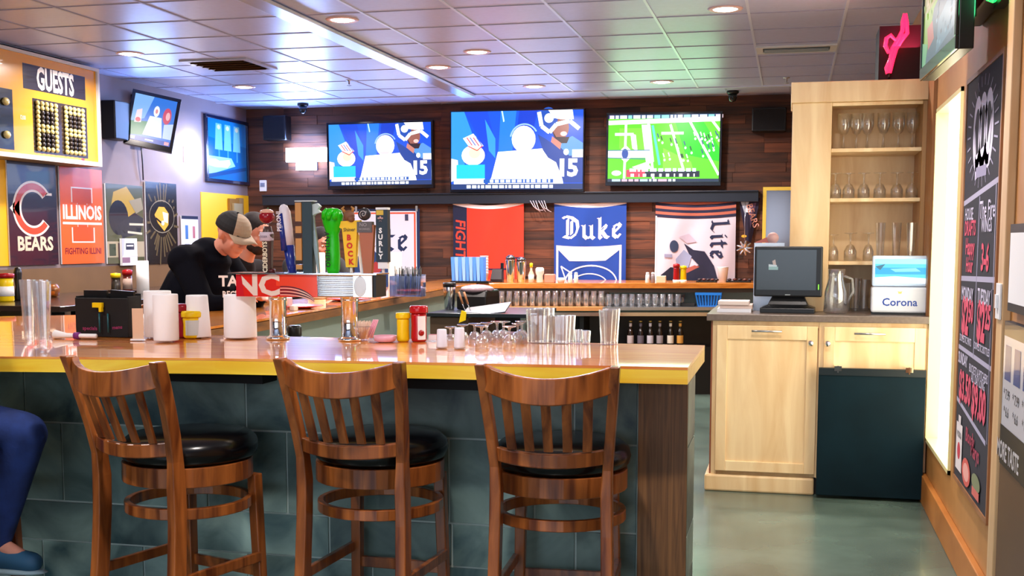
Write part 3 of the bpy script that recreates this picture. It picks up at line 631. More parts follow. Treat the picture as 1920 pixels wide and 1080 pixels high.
# framed print; cyan tones paint in the neon's reflection on its glass
def framed_print(label, X, c4, fcol, art, fw=.035):
    y0, y1, z1_, z0_ = c4
    t = thing('framed_print', label, 'picture', (0, 0, 0))
    f = MB()
    for q in ((y0, y1, z1_-fw, z1_), (y0, y1, z0_, z0_+fw), (y0, y0+fw, z0_+fw, z1_-fw), (y1-fw, y1, z0_+fw, z1_-fw)): f.box(X, X+.035, *q)
    f.build('frame', fcol, t, bevel=.004)
    A = Art((X+.012, y0+fw, z1_-fw), (0, y1-y0-2*fw, 0), (0, 0, -(z1_-z0_-2*fw))); A.n = Vector((1, 0, 0)); art(A); A.build('print', colmat('framed_gloss', .12, coat=1), t)
def art_blue(A):
    A.rect(0, 0, 1, 1, '#0f6fae'); A.poly([(0, 0), (1, 0), (1, .4), (0, .3)], '#1b84c4'); 
    for i, x in enumerate((.3, .52, .75)): A.poly([(x-.07, .06), (x+.07, .06), (x+.09, .5), (x-.1, .5)], '#7cc8c0'); A.disc(x, .12, .04, .04, '#e8e0b0'); A.line([(x, .5), (x, .68)], .03, '#4aa4b4')
    A.poly([(0, .62), (.6, .62), (.7, .75), (0, .95)], '#9fe4f4'); A.poly([(.04, .68), (.2, .66), (.3, .69), (.55, .65), (.58, .72), (.5, .79), (.2, .80), (.05, .78)], '#ffffff'); A.poly([(0, .93), (1, .74), (1, .80), (0, 1)], '#0a4f86')
framed_print('blue glossy framed poster on the left wall near the back corner', XL, (11.33, 12.32, 2.80, 2.10), mat('blue_black_frame', '#0c1a3a', .2, coat=1), art_blue)
# glowing neon beer sign on the back wall, overexposed
ne = thing('neon_sign', 'blazing blue-white lit sign on the plank wall left of the televisions', 'neon sign', (0, 0, 0))
a = oY(537, 278, YB-.06); b = oY(614, 303, YB-.06); c_ = oY(594, 319, YB-.06); d = oY(556, 304, YB-.06)
M_neon = mat('blue_white_neon', '#ffffff', .3, emit='#cfe2ff', es=14)
MB().box(d.x, c_.x, YB-.05, YB-.025, c_.z, a.z).build('backing_board', mat('clear_blue_acrylic', '#16204a', .2), ne)
MB().box(a.x, b.x, YB-.085, YB-.055, b.z, a.z).box(d.x, c_.x, YB-.085, YB-.055, c_.z, b.z-.001).build('glowing_letters', M_neon, ne, bevel=.006)
area_light('neon_glow', ((a.x+b.x)/2, YB-.16, (a.z+b.z)/2), .5, 38, (.24, .42, 1), (-PI/2, 0, 0), parent=ne)
area_light('neon_glow', ((a.x+b.x)/2, YB-.10, (a.z+b.z)/2), .5, 12, (.35, .52, 1), (PI/2, 0, 0), parent=ne)
# glow added for the neon's reflection on the left wall, beside the poster
n2 = thing('neon_sign', 'small white glowing sign on the left wall beside the blue framed poster', 'neon sign', (0, 0, 0))
a = oX(352, 270, XL+.05); b = oX(379, 308, XL+.05)
MB().box(XL+.0, XL+.03, a.y, b.y-.02, b.z-.0, a.z-.02).build('backing_board', M_white, n2)
MB().ell((XL+.05, (a.y+b.y)/2, (a.z+b.z)/2-.01), .02, abs(b.y-a.y)*.45, abs(a.z-b.z)*.4).build('reflected_glow', mat('white_reflection', '#ffffff', .3, emit='#dfe8ff', es=5), n2)
area_light('reflection_light', (XL+.12, (a.y+b.y)/2, (a.z+b.z)/2), .3, 10, (.6, .7, 1), (0, PI/2, 0), parent=n2)
# speakers
for (q0, q1, lab) in (((492, 217), (535, 262), 'dark wall speaker in the left corner above the glowing sign'), ((1410, 202), (1474, 245), 'black wall speaker right of the green-field television')):
    a = oY(*q0, YB-.2); b = oY(*q1, YB-.2); t = thing('wall_speaker', lab, 'speaker', (0, 0, 0))
    MB().box(a.x, b.x, YB-.2, YB-.03, b.z, a.z).build('cabinet', mat('speaker_black', '#0a0c14', .4), t, bevel=.01)
    MB().box(a.x+.015, b.x-.015, YB-.206, YB-.201, b.z+.015, a.z-.015).build('grille', mat('speaker_cloth', '#14161c', .9, bump=.3, nscale=200), t)
    MB().box((a.x+b.x)/2-.03, (a.x+b.x)/2+.03, YB-.0295, YB-.0, (a.z+b.z)/2-.05, (a.z+b.z)/2+.05).build('bracket', M_black, t)
a = oY(487, 338, YB-.03); b = oY(500, 359, YB-.03)
t = thing('wall_control', 'small white control box on the back wall near the left corner', 'control', (0, 0, 0))
MB().box(a.x, b.x, YB-.045, YB-.02, b.z, a.z).build('cover', M_white, t, bevel=.006); MB().box(a.x+.015, b.x-.015, YB-.048, YB-.046, b.z+.05, a.z-.03).build('display', M_brush, t)
# dark display ledge above the banners
a = oY(492, 352, YB-.1); b = oY(1422, 378, YB-.1)
tag(MB().box(a.x, b.x, YB-.11, YB-.026, b.z, b.z+.10).box(a.x, b.x, YB-.13, YB-.026, b.z+.10, b.z+.115).build('wall_ledge', mat('blue_black_ledge', '#131b2a', .4), bevel=.003), 'long dark blue-black ledge across the plank wall below the televisions', 'ledge')
# picture rail wire above the football poster
# window-like mirror with yellow frame
a = oY(1431, 351, YB-.03); zb = oY(1431, 470, YB-.03).z
t = thing('wall_mirror', 'mirror in a yellow frame on the back wall behind the till', 'mirror', (0, 0, 0)); x0, x1 = a.x, .25
f = MB()
for q in ((x0, x1, a.z-.035, a.z), (x0, x0+.035, zb, a.z-.035), (x1-.035, x1, zb, a.z-.035), (x0, x1, zb-.035, zb)): f.box(q[0], q[1], YB-.06, YB-.025, q[2], q[3])
f.build('frame', mat('yellow_frame', '#e6c84e', .4), t); MB().box(x0+.035, x1-.035, YB-.035, YB-.027, zb, a.z-.035).build('glass', mat('dim_mirror', '#6b6a70', .12, metal=.7), t)

# ================================================================== BANNERS
def hang(o, amp, sag, W, top, ph=0, cuts=.028):          # subdivide and let the cloth hang in folds
    me = o.data; bm = bmesh.new(); bm.from_mesh(me); bmesh.ops.triangulate(bm, faces=bm.faces)
    for _ in range(8):
        es = [e for e in bm.edges if e.calc_length() > cuts]
        if not es: break
        bmesh.ops.subdivide_edges(bm, edges=es, cuts=1)
        bmesh.ops.triangulate(bm, faces=bm.faces)
    x0 = min(v.co.x for v in bm.verts)
    for v in bm.verts:
        u = (v.co.x-x0)/W; d = (top-v.co.z)
        v.co.y += amp*(math.sin(u*9+ph+d*2.0)*.5+math.sin(u*17+d*5+ph*2)*.25)*min(1, d*3+.2)-amp*.75
        v.co.z -= sag*4*u*(1-u)*math.exp(-d*1.6)
    bm.to_mesh(me); bm.free()
    for p in me.polygons: p.use_smooth = True
def banner(label, q0, q1, art, sag=.05, amp=.03, name='cloth_banner', grp=None, ph=0):
    Y = YB-.05; a = oY(*q0, Y); b = oY(*q1, Y); t = thing(name, label, 'banner', (0, 0, 0), 0, grp)
    A = Art((a.x, Y, a.z), (b.x-a.x, 0, 0), (0, 0, b.z-a.z)); A.lay = .0008; art(A); o = A.build('cloth', M_cloth, t); hang(o, amp, sag, b.x-a.x, a.z, ph)
    g = MB()
    for x in (a.x+.03, b.x-.03): g.box(x-.012, x+.012, Y-.02, Y+.012, a.z-.03, a.z+.03)
    g.build('clip', M_brush, t)
    return t
def a_illini(A):
    A.rect(0, 0, 1, 1, '#e2341f'); A.rect(0, 0, .20, 1, '#141b3c'); A.rect(0, 0, 1, .05, '#eadfe4')
    A.txt('FIGHTING', .10, .62, .155, '#d8402c', 1.0, .02, rot=-90)
    W_ = .018
    for s in ((.26, .72, .46, .72), (.26, .72, .26, 1), (.46, .72, .46, .82), (.46, .82, .76, .82), (.76, .82, .76, .69), (.76, .69, .95, .69), (.95, .69, .95, .80)): A.line([(s[0], s[1]), (s[2], s[3])], W_, '#2a1a40')
banner('red-orange banner with a navy lettered stripe down its left side', (850, 376), (983, 530), a_illini, .055, ph=.5)
def a_duke(A):
    A.rect(0, 0, 1, 1, '#153f98'); A.rect(0, 0, 1, .055, '#e8e6f0'); A.nib('Duke', .12, .175, .245, '#f2ecf4', wt=.085)
    A.rect(.03, .56, .06, 1, '#e8e6f2'); A.rect(.91, .56, .94, 1, '#e8e6f2')
    A.poly([(.03, .55), (.94, .54), (.94, .58), (.72, .72), (.22, .73), (.03, .58)], '#dad6e6')
    A.arc(.52, 1.0, .36, .22, 180, 360, .018, '#e8e6f2'); A.arc(.50, 1.02, .25, .14, 180, 350, .014, '#e8e6f2'); A.line([(.1, .80), (.18, .98)], .014, '#e8e6f2'); A.line([(.1, .80), (.26, .88)], .014, '#e8e6f2')
banner('royal blue banner with white old-style lettering hanging in the middle', (1040, 374), (1174, 530), a_duke, .045, ph=1.6)
def a_lite(A):
    A.rect(0, 0, 1, 1, '#c9c2d2')
    for k, c_ in enumerate(('#b0604e', '#1c1c3c', '#b0604e', '#1c1c3c', '#b0604e', '#1c1c3c')): A.rect(0, k*.035, 1, (k+1)*.035, c_)
    A.rect(0, .2, .02, 1, '#e9e4ee'); A.nib('Lite', .93, .235, .20, '#1b2244', rot=90, wt=.09)
    A.disc(.24, .56, .055, .075, '#2c3a5a'); A.poly([(.36, .52), (.48, .60), (.62, .62), (.74, .80), (.8, 1), (.62, 1), (.56, .80), (.44, .68)], '#1a1c38')
    A.poly([(.26, .72), (.36, .60), (.46, .68), (.42, .82), (.28, .86)], '#8c96b8'); A.poly([(.08, .92), (.2, .82), (.36, .84), (.6, .78), (.74, .95), (.72, 1), (.08, 1)], '#171a34'); A.poly([(.35, .85), (.5, .79), (.56, .81), (.4, .89)], '#a0544a')
    A.poly([(.30, .44), (.42, .40), (.52, .50), (.40, .52)], '#b4aabf'); A.rect(.12, .66, .22, .70, '#8b8fae')
banner('white banner with striped top, vertical navy lettering and a dark diving player', (1230, 374), (1378, 528), a_lite, .03, ph=2.7)
def a_lite2(A):
    A.rect(0, 0, 1, 1, '#16264e'); A.rect(.0, .03, .955, 1, '#e8e4ea'); A.rect(0, .045, .94, 1, '#d8502e'); A.rect(0, .065, .915, 1, '#dedce6')
    A.nib('Lite', .10, .22, .27, '#1a2850', wt=.085); A.poly([(0, .62), (.30, .52), (.58, .80), (.66, 1), (0, 1)], '#27406e'); A.poly([(.2, .75), (.34, .66), (.42, .78), (.3, .86)], '#b03838'); A.poly([(.62, .86), (.94, .97), (.9, 1), (.6, .95)], '#24406a')
    A.rect(.78, .07, .83, .15, '#3c3c58')
banner('white poster banner with red border behind the beer taps', (664, 392), (788, 540), a_lite2, .0, .006, 'poster_banner')
def a_pen(A):
    A.poly([(0, 0), (1, .04), (.62, 1), (.4, .95)], '#1c1430'); A.poly([(.08, .06), (.5, .1), (.35, .42)], '#a7b4c8'); A.poly([(.52, .18), (.82, .14), (.58, .70)], '#5b4668')
    A.disc(.45, .30, .16, .05, '#d6dae6'); A.txt('BEARS', .66, .42, .09, '#c98a7a', 1, .01, rot=-72); A.disc(.3, .86, .12, .03, '#e0a82c')
banner('narrow dark pennant with pale figure hanging at the right end of the ledge', (1384, 368), (1424, 455), a_pen, .0, .02, 'pennant')
o_ = MB(); p = oY(1396, 465, YB-.15)
for k in range(9):
    a = 2*PI*k/9; o_.cap(p, p+Vector((math.cos(a)*.075, -.01+.02*math.sin(3*a), math.sin(a)*.07)), .022, .008, 8)
o_.tube([p+Vector((0, 0, .03)), oY(1397, 378, YB-.12)], .003, 5)
tag(o_.build('foil_bow', mat('silver_foil', '#d8dcea', .18, metal=1)), 'silver foil bow hanging below the pennant', 'bow')
for px, lab in ((1008, 'crumpled clear ribbon string hanging from the ledge left of the blue banner'), ):
    p = oY(px, 378, YB-.13); q_ = MB()
    for k in range(6): q_.tube([(p.x+.03*k-.08, p.y, p.z+.01), (p.x+.03*k-.04, p.y-.02, p.z-.05-.02*(k % 3)), (p.x+.03*k+.0, p.y, p.z-.09-.02*(k % 2))], .004, 6)
    tag(q_.build('ribbon', mat('pale_ribbon', '#cfc4d2', .4)), lab, 'ribbon')

# left wall banners: flat vinyl
def wall_banner(label, q0, q1, art, ztop=None, zbot=None, nm='wall_banner'):
    a = oX(*q0, XL+.02); b = oX(*q1, XL+.02); zt_ = a.z if ztop is None else ztop; zb_ = b.z if zbot is None else zbot
    t = thing(nm, label, 'banner', (0, 0, 0))
    MB().box(XL+.009, XL+.02, a.y, b.y, zb_, zt_).build('backing', M_paper, t)
    A = Art((XL+.021, a.y, zt_), (0, b.y-a.y, 0), (0, 0, zb_-zt_)); A.n = Vector((1, 0, 0)); art(A); A.build('print', M_gloss, t)
def a_bears(A):
    A.rect(0, 0, 1, 1, '#0f1726')
    H_ = .26
    A.arc(.50, .46, .33, .215, 38, 322, .17, '#e9e0d6', asp=.62, n=36); A.poly([(.03, .46), (.22, .34), (.22, .58)], '#e9e0d6'); A.rect(.74, .30, .90, .325, '#e9e0d6')
    A.arc(.50, .46, .33, .215, 40, 320, .10, '#cc4a30', asp=.62, n=36); A.poly([(.10, .46), (.22, .38), (.22, .54)], '#cc4a30')
    A.txt('BEARS', .52, .80, .155, '#d8ccb4', 1.08, .035)
wall_banner('navy wall banner with a large orange letter C above white block capitals', (12, 308), (110, 496), a_bears, 2.12, 1.28)
def a_ill(A):
    A.rect(0, 0, 1, 1, '#e8612c')
    I = [(.25, .20), (.75, .20), (.75, .36), (.62, .36), (.62, .62), (.78, .62), (.78, .78), (.24, .78), (.24, .62), (.38, .62), (.38, .36), (.25, .36)]
    A.poly(I, '#e6dcd6'); c0 = [(.5+(x-.5)*.90, .49+(y-.49)*.95) for x, y in I]; A.poly(c0, '#d9532a')
    A.rect(0.02, .38, .97, .58, '#e8612c'); A.txt('ILLINOIS', .50, .47, .165, '#eee6e2', .92, .035); A.rect(.04, .565, .96, .59, '#eee6e2')
    A.txt('FIGHTING ILLINI', .5, .87, .075, '#7a2330', .98, .02)
wall_banner('bright orange wall banner with an outlined block letter I and white capitals', (110, 308), (196, 495), a_ill, 2.10, 1.28)
def a_pack(A):
    A.rect(0, 0, 1, 1, '#4c4f33'); A.rect(0, .72, 1, .92, '#a89e86'); A.poly([(.2, .1), (.55, .02), (.8, .2), (.75, .42), (.3, .5), (.1, .35)], '#a98e3a'); A.disc(.32, .42, .26, .22, '#14161c'); A.poly([(.3, .5), (.75, .35), (1, .42), (.9, .62), (.4, .68)], '#1d2026')
    A.line([(.6, .5), (1, .5)], .02, '#c8c4b0'); A.line([(.55, .6), (.95, .62)], .02, '#c8c4b0'); A.poly([(.6, .2), (.95, .15), (1, .3), (.8, .36)], '#8c8672'); A.rect(.05, .75, .22, .9, '#33422c'); A.rect(.28, .74, .7, .95, '#50323c')
wall_banner('green and gold helmet banner with a dark faceguard on the left wall', (197, 340), (271, 495), a_pack, 1.99, 1.27)
def a_miz(A):
    A.rect(0, 0, 1, 1, '#1c1a18'); rn = random.Random(2)
    for k in range(26):
        a = 2*PI*k/26+rn.uniform(-.1, .1); r0 = .22; r1 = rn.uniform(.38, .55); A.line([(.5+r0*math.cos(a), .5+r0*.8*math.sin(a)), (.5+r1*math.cos(a), .5+r1*.95*math.sin(a))], .022, '#5a4e36')
    A.rect(.12, .24, .88, .60, '#191715'); A.arc(.5, .42, .40, .2, 0, 360, .012, '#8a8270')
    A.poly([(.26, .40), (.40, .30), (.58, .30), (.72, .38), (.70, .52), (.56, .60), (.44, .54), (.36, .50)], '#d8a440'); A.poly([(.52, .36), (.70, .38), (.68, .50), (.56, .48)], '#f0e8e0'); A.line([(.3, .44), (.48, .5)], .02, '#1c1a18'); A.disc(.52, .50, .05, .03, '#e6ded8')
wall_banner('black banner with a gold animal-head emblem and ray pattern', (272, 345), (334, 490), a_miz, 2.04, 1.26)
def a_menu(A):
    A.rect(0, 0, 1, 1, '#e9ecf6'); A.rect(0, 0, 1, .07, '#28344e'); A.rect(.2, .2, .38, .5, '#4a78b8'); A.rect(.65, .22, .8, .48, '#b0707c')
    for k in range(4): A.rect(.15, .6+k*.08, .45, .63+k*.08, '#8c93a8'); A.rect(.6, .6+k*.08, .85, .63+k*.08, '#8c93a8')
wall_banner('white framed drink list with blue bottle pictures beside the yellow wall', (340, 404), (373, 490), a_menu, 1.73, 1.26, 'drink_list')
def a_note(A):
    A.rect(0, 0, 1, 1, '#dcdfe8'); A.poly([(0, 0), (.2, 0), (.1, .6), (0, .7)], '#b9bfd0'); A.rect(.25, .18, .8, .42, '#30364c'); A.rect(.3, .24, .75, .30, '#c9cede'); A.rect(0, .7, .5, .9, '#8a6a84'); A.rect(.55, .6, 1, .66, '#f6f8ff')
t = thing('paper_notice', 'white paper notice pinned over the lower edge of the helmet banner', 'notice', (0, 0, 0))
a = oX(228, 447, XL+.05); b = oX(258, 497, XL+.05); MB().box(XL+.028, XL+.05, a.y, b.y, b.z, a.z).build('sheet', M_paper, t)
A = Art((XL+.051, a.y, a.z), (0, b.y-a.y, 0), (0, 0, b.z-a.z)); A.n = Vector((1, 0, 0)); a_note(A); A.build('print', M_gloss, t)
# small fixtures by the yellow wall
a = oX(430, 372, XL+.03); b = oX(455, 430, XL+.03); t = thing('door_chime', 'tan wall box in a wooden surround on the yellow wall', 'wall box', (0, 0, 0))
MB().box(XL+.009, XL+.035, a.y, b.y, b.z, a.z).build('surround', mat('tan_wood_trim', '#8a5f22', .5), t); MB().box(XL+.036, XL+.06, a.y+.05, b.y-.05, b.z, a.z-.05).build('cover', mat('beige_cover', '#9c8a62', .5), t)
# dark wall speaker behind the small television
tag(MB().box(XL+.001, XL+.14, 9.45, 9.72, 2.38, 2.72).build('wall_speaker', mat('speaker_black', '#0a0c14', .4), bevel=.01), 'small dark wall speaker between the scoreboard and the tilted television', 'speaker')
for k, (px, py) in enumerate(((219, 148), (244, 155), (262, 163))): pass

# ------------------------------------------------------------------ scoreboard
XS = -5.74
t = thing('scoreboard', 'yellow scoreboard with GUESTS heading and bulb-matrix digits on the left wall', 'scoreboard', (0, 0, 0))
a = oX(183, 125, XS); b = oX(190, 313, XS); y1 = (a.y+b.y)/2; zt_ = a.z-.02; zb_ = b.z; y0 = 6.3
MB().box(XL+.002, XS-.012, y0, y1, zb_, zt_).build('housing', mat('scoreboard_side', '#a59066', .5), t)
f = MB()
for q in ((y0, y1, zt_-.025, zt_), (y0, y1, zb_, zb_+.035), (y1-.03, y1, zb_+.035, zt_-.025)): f.box(XS-.012, XS+.012, q[0], q[1], q[2], q[3])
f.build('frame', mat('white_frame', '#d8d6d2', .4), t)
A = Art((XS-.006, y0, zt_), (0, y1-y0, 0), (0, 0, zb_-zt_)); A.n = Vector((1, 0, 0))
L_ = y1-y0; H_ = zt_-zb_; yy = lambda px: (oX(px, 200, XS).y-y0)/L_
A.rect(0, 0, 1, 1, '#eaa414'); A.rect(yy(-70), .13, yy(-2), .26, '#241c20'); A.rect(yy(46), .11, yy(162), .345, '#2c2226'); A.txt('GUESTS', (yy(52)+yy(158))/2, .235, .235, '#f0ece6', .60, .035)
A.rect(yy(62), .42, yy(163), .93, '#30241c'); A.rect(yy(-90), .38, yy(25), .93, '#120f12'); A.txt('12:00', yy(43), .62, .045, '#f4ecd8', .7, .02)
A.rect(yy(150), .935, yy(156), .955, '#c03020')
A.build('face', M_gloss, t)
bl = MB(); bd = MB(); ya = oX(62, 200, XS).y; yb_ = oX(163, 200, XS).y; zA = zt_-.44*H_; zB = zt_-.91*H_
dig = {0: ["11111", "10001", "10001", "11111", "10001", "10001", "11111"], }
for d_ in range(2):
    for r_ in range(11):
        for c2 in range(5):
            y = ya+(d_*6.3+c2+.8)/12.4*(yb_-ya); z = zA+(r_+.5)/11*(zB-zA)
            on_ = (r_ in (0, 1, 5, 6, 10) or c2 in (0, 4)) 
            (bl if on_ else bd).ell((XS+.008, y, z), .016, .021, .021, 10, 6)
bl.build('bulb_cluster', mat('pale_bulbs', '#cbbd7c', .2, coat=.6), t)['kind'] = 'stuff'; bd.build('dark_socket', mat('dark_bulbs', '#2a2018', .4), t)['kind'] = 'stuff'
for k in range(2): MB().ell((XS+.006, oX(10, 200, XS).y, zt_-(.5+.3*k)*H_), .02, .04, .03, 10, 6).build('clock_bulb', mat('pale_bulbs', '#cbbd7c', .2), t)

# ================================================================== RIGHT WALL THINGS
t = thing('chalkboard_menu', 'tall black chalkboard menu with chalk lettering and pink prices on the right wall', 'chalkboard', (0, 0, 0))
ya, yb_ = 5.64, 4.72; zt_, zb_ = 2.165, .41
MB().box(XR-.02, XR-.001, yb_, ya, zb_, zt_).build('board', mat('board_back', '#171721', .6), t)
f = MB()
for q in ((yb_-.02, ya+.02, zb_-.02, zb_), (yb_-.02, ya+.02, zt_, zt_+.02), (ya, ya+.02, zb_, zt_), (yb_-.02, yb_, zb_, zt_)): f.box(XR-.026, XR, *q)
f.build('frame', woodmat('frame_brown', '#8a5a34', '#a87448', (3, 3, 3), .5), t)
A = Art((XR-.021, ya, zt_), (0, yb_-ya, 0), (0, 0, zb_-zt_)); A.n = Vector((-1, 0, 0))
def chalk(A):
    w_ = '#cfcbe4'; pk = '#d8506c'; A.rect(0, 0, 1, 1, '#20202c'); rn = random.Random(4)
    A.line([(0, .300), (1, .262)], .022, '#a9a6c0'); A.line([(0, .490), (1, .478)], .022, '#a9a6c0'); A.line([(0, .665), (1, .672)], .02, '#a9a6c0'); A.line([(0, .80), (.9, .842)], .02, '#a9a6c0')
    A.line([(.50, .29), (.48, .67)], .018, '#8f8ca8'); A.line([(.93, .26), (.95, .5)], .014, '#a9a6c0'); A.line([(.92, .5), (.94, .84)], .012, '#8f8ca8')
    # crowned crest doodle
    for x in (.36, .52, .68): A.arc(x, .14, .10, .075, 0, 360, .05, w_, asp=.6)
    A.poly([(.26, .08), (.34, .19), (.66, .17), (.78, .08), (.70, .22), (.34, .25)], w_); A.rect(.36, .22, .66, .245, '#8e8aa8')
    for k in range(26):
        a = 2*PI*k/26; A.line([(.5+.34*math.cos(a), .14+.105*math.sin(a)), (.5+.44*math.cos(a), .14+.13*math.sin(a))], .008, '#9c99b4')
    A.txt('HOUSE', .2, .33, .075, w_, 1, .01); A.txt('DRAFTS', .25, .365, .09, pk, 1, .02); A.txt('The Fire', .73, .325, .10, w_, 1.1, .01); A.txt('WINGS', .73, .36, .08, w_, 1, .01)
    A.txt('Happy', .27, .41, .10, pk, 1, .02); A.txt('Hour', .27, .455, .09, pk, 1, .02); A.txt('3-6', .72, .435, .15, pk, 1, .03)
    A.rect(.05, .51, .42, .545, '#14141c'); A.rect(.56, .505, .9, .54, '#14141c'); A.txt('MONDAY', .24, .528, .085, w_, .9, .02); A.txt('TUESDAY', .73, .523, .085, w_, .85, .02)
    A.txt('$2', .20, .585, .21, pk, .9, .05); A.txt('50', .38, .568, .13, pk, 1, .04); A.txt('$2', .68, .583, .21, pk, .9, .05); A.txt('25', .86, .566, .13, pk, 1, .04); A.txt('DOMESTIC PINTS', .24, .640, .045, w_, 1, .01); A.txt('DOMESTIC BOTTLES', .73, .640, .042, w_, 1, .01)
    A.txt('SUNDAY', .18, .692, .07, w_, 1, .02); A.txt('BUCKETS & PITCHERS', .66, .70, .05, w_, 1, .01); A.txt('ALL DAY LONG', .66, .72, .05, w_, 1, .01); A.txt('$3.50', .28, .76, .17, pk, .9, .04); A.txt('$9.00', .70, .77, .18, pk, .9, .04)
    A.rect(.06, .855, .26, .975, '#ddd6d8'); A.rect(.12, .835, .20, .856, '#ddd6d8'); A.disc(.16, .925, .05, .022, '#c03044'); A.txt('VODKA', .16, .885, .04, '#33333f', 1, .01)
    A.txt('Bloody', .50, .865, .085, '#b03a56', 1, .02); A.txt('Marys', .66, .885, .09, '#b03a56', 1, .02); A.disc(.42, .955, .13, .034, '#d05a50'); A.disc(.42, .955, .09, .022, '#e6a49a'); A.disc(.72, .95, .12, .02, '#7c8460'); A.rect(.62, .965, .82, .985, '#d06a60')
chalk(A); A.build('chalk_drawing', colmat('chalk_surface', .85), t)
t = thing('light_switch', 'white switch plate on the light wood trim beside the chalkboard', 'switch', (0, 0, 0))
a = oX(1876, 560, XR-.03); zc = oX(1883, 570, XR-.03).z
MB().box(XR-.038, XR-.0305, 4.51, 4.60, zc-.06, zc+.07).build('plate', M_white, t, bevel=.002); MB().box(XR-.046, XR-.0385, 4.54, 4.57, zc-.02, zc+.03).build('toggle', M_white, t)
t = thing('drink_poster', 'white poster with blue cans and dark footer near the right edge', 'poster', (0, 0, 0))
A = Art((XR-.026, 4.46, 1.19), (0, -.75, 0), (0, 0, -.51)); A.n = Vector((-1, 0, 0))
MB().box(XR-.025, XR-.001, 3.71, 4.46, .68, 1.19).build('backing', mat('poster_edge', '#2b2e3c', .5), t)
A.rect(0, 0, 1, 1, '#2a2d3a'); A.rect(.01, .01, .99, .98, '#e4e6f2'); A.rect(.01, .01, .99, .10, '#3a3440')
for k in range(4): A.poly([(.06+.23*k, .16), (.20+.23*k, .16), (.21+.23*k, .40), (.05+.23*k, .40)], '#2f55a4'); A.txt('* 7.99', .13+.23*k, .50, .05, '#3c4258', 1, .01); A.txt('* 6.6', .13+.23*k, .62, .05, '#3c4258', 1, .01)
A.rect(.01, .72, .99, .98, '#23242e'); A.txt('MORE TASTE', .22, .90, .09, '#f0eef4', .8, .02); A.build('print', M_gloss, t)
t = thing('framed_notice', 'narrow dark framed notice at the very right edge above the poster', 'picture', (0, 0, 0))
MB().box(XR-.03, XR-.001, 3.8, 4.40, 1.23, 1.53).build('frame', M_black, t); MB().box(XR-.034, XR-.031, 3.83, 4.37, 1.26, 1.50).build('sheet', M_paper, t)

# television on the right wall, near, facing the room
P00 = oY(1730, -60, 5.62); a = oY(1729, 152, 5.62); b = oY(1797, 84, 4.72)
P00 = Vector((a.x, a.y, a.z+.62)); P10 = Vector((b.x, b.y, b.z+.62-.0)); b.z = a.z
Mx, W, H = framed(P00, Vector((b.x, b.y, P00.z)), Vector((a.x, a.y, a.z)))
def tv_art_crowd(A):
    A.rect(0, 0, 1, 1, '#7c9c2c'); rn = random.Random(8)
    A.poly([(.45, .0), (1, 0), (1, .6), (.5, .65)], '#8cb82c'); A.poly([(0, .0), (.4, 0), (.45, .55), (0, .6)], '#98905c')
    for k in range(60): x, y = rn.random()*.95, rn.random()*.6; A.poly([(x, y), (x+.04, y+.01), (x+.05, y+.05), (x+.01, y+.06)], rn.choice(['#b0a070', '#6c8c30', '#a8c040', '#c0a888', '#7cae30']))
    A.poly([(.35, .62), (.6, .55), (1, .48), (1, 1), (.1, 1)], '#2c4c5c'); A.poly([(.5, .75), (1, .6), (1, .9), (.45, .98)], '#4c7080'); A.poly([(.15, .72), (.32, .70), (.38, .85), (.2, .9)], '#a85850'); A.poly([(0, .8), (.18, .85), (.12, 1), (0, 1)], '#5c9c68')
    for k in range(20): x, y = rn.uniform(.3, .95), rn.uniform(.6, .93); A.poly([(x, y), (x+.04, y-.01), (x+.05, y+.02), (x+.01, y+.03)], rn.choice(['#3c6070', '#6c8c98', '#203c4c']))
television('large television hanging above the window on the right, seen at an angle', Mx, W, H, tv_art_crowd, 1.0, .03, .05, spill=(2, (.7, 1, .6)))
t = thing('tv_cradle', 'black steel cradle fixing the angled television to the right wall', 'bracket', (0, 0, 0))
zc = a.z+.3
MB().box(a.x+.14, XR-.0, 4.85, 5.45, zc-.1, zc+.28).build('arm_box', M_black, t, bevel=.01)
# red neon above the cabinet
zt = oY(1600, 152, UF).z
t = thing('neon_sign', 'red guitar-shaped neon sign before a black box on top of the glass cabinet', 'neon sign', (0, 0, 0))
YN = 7.36
a = oY(1650, 30, 7.42); b = oY(1738, 30, 7.42)
MB().box(a.x, XR-.03, 7.42, 7.72, zt+.001, zt+.33).build('backing_box', M_blackm, t)
red = mat('red_neon', '#ff2a48', .2, emit='#ff1c44', es=3.2)
pt = lambda l: [oY(x, y, YN) for x, y in l]
MB().tube(pt([(1697, 26), (1700, 42), (1701, 62), (1690, 76), (1680, 92), (1674, 112), (1668, 136), (1664, 137), (1662, 128), (1670, 110), (1673, 92), (1684, 74), (1692, 58), (1693, 40), (1697, 26)]), .012, 8).build('neon_tube', red, t)
MB().tube(pt([(1692, 62), (1680, 76), (1670, 66), (1662, 72), (1660, 86), (1666, 98), (1672, 96)]), .012, 8).build('neon_tube', red, t)
MB().tube(pt([(1684, 72), (1676, 88), (1671, 104), (1667, 130)]), .012, 8).build('neon_tube', red, t)
g = MB(); g.tube([oY(1668, 139, YN), Vector((oY(1668, 139, YN).x, 7.42, zt+.02))], .006); g.build('support_wire', M_black, t)
area_light('neon_glow', (a.x+.13, YN-.03, zt+.2), .25, 5, (1, .05, .12), (PI, 0, 0), parent=t)
t = thing('neon_sign', 'green neon glimpsed at the top right corner of the room', 'neon sign', (0, 0, 0))
p = oX(1862, -4, XR-.06); grn = mat('green_neon', '#20ff60', .2, emit='#18f05c', es=2.5)
MB().box(XR-.04, XR-.001, p.y-.30, p.y+.12, p.z-.02, p.z+.3).build('backing_board', M_black, t)
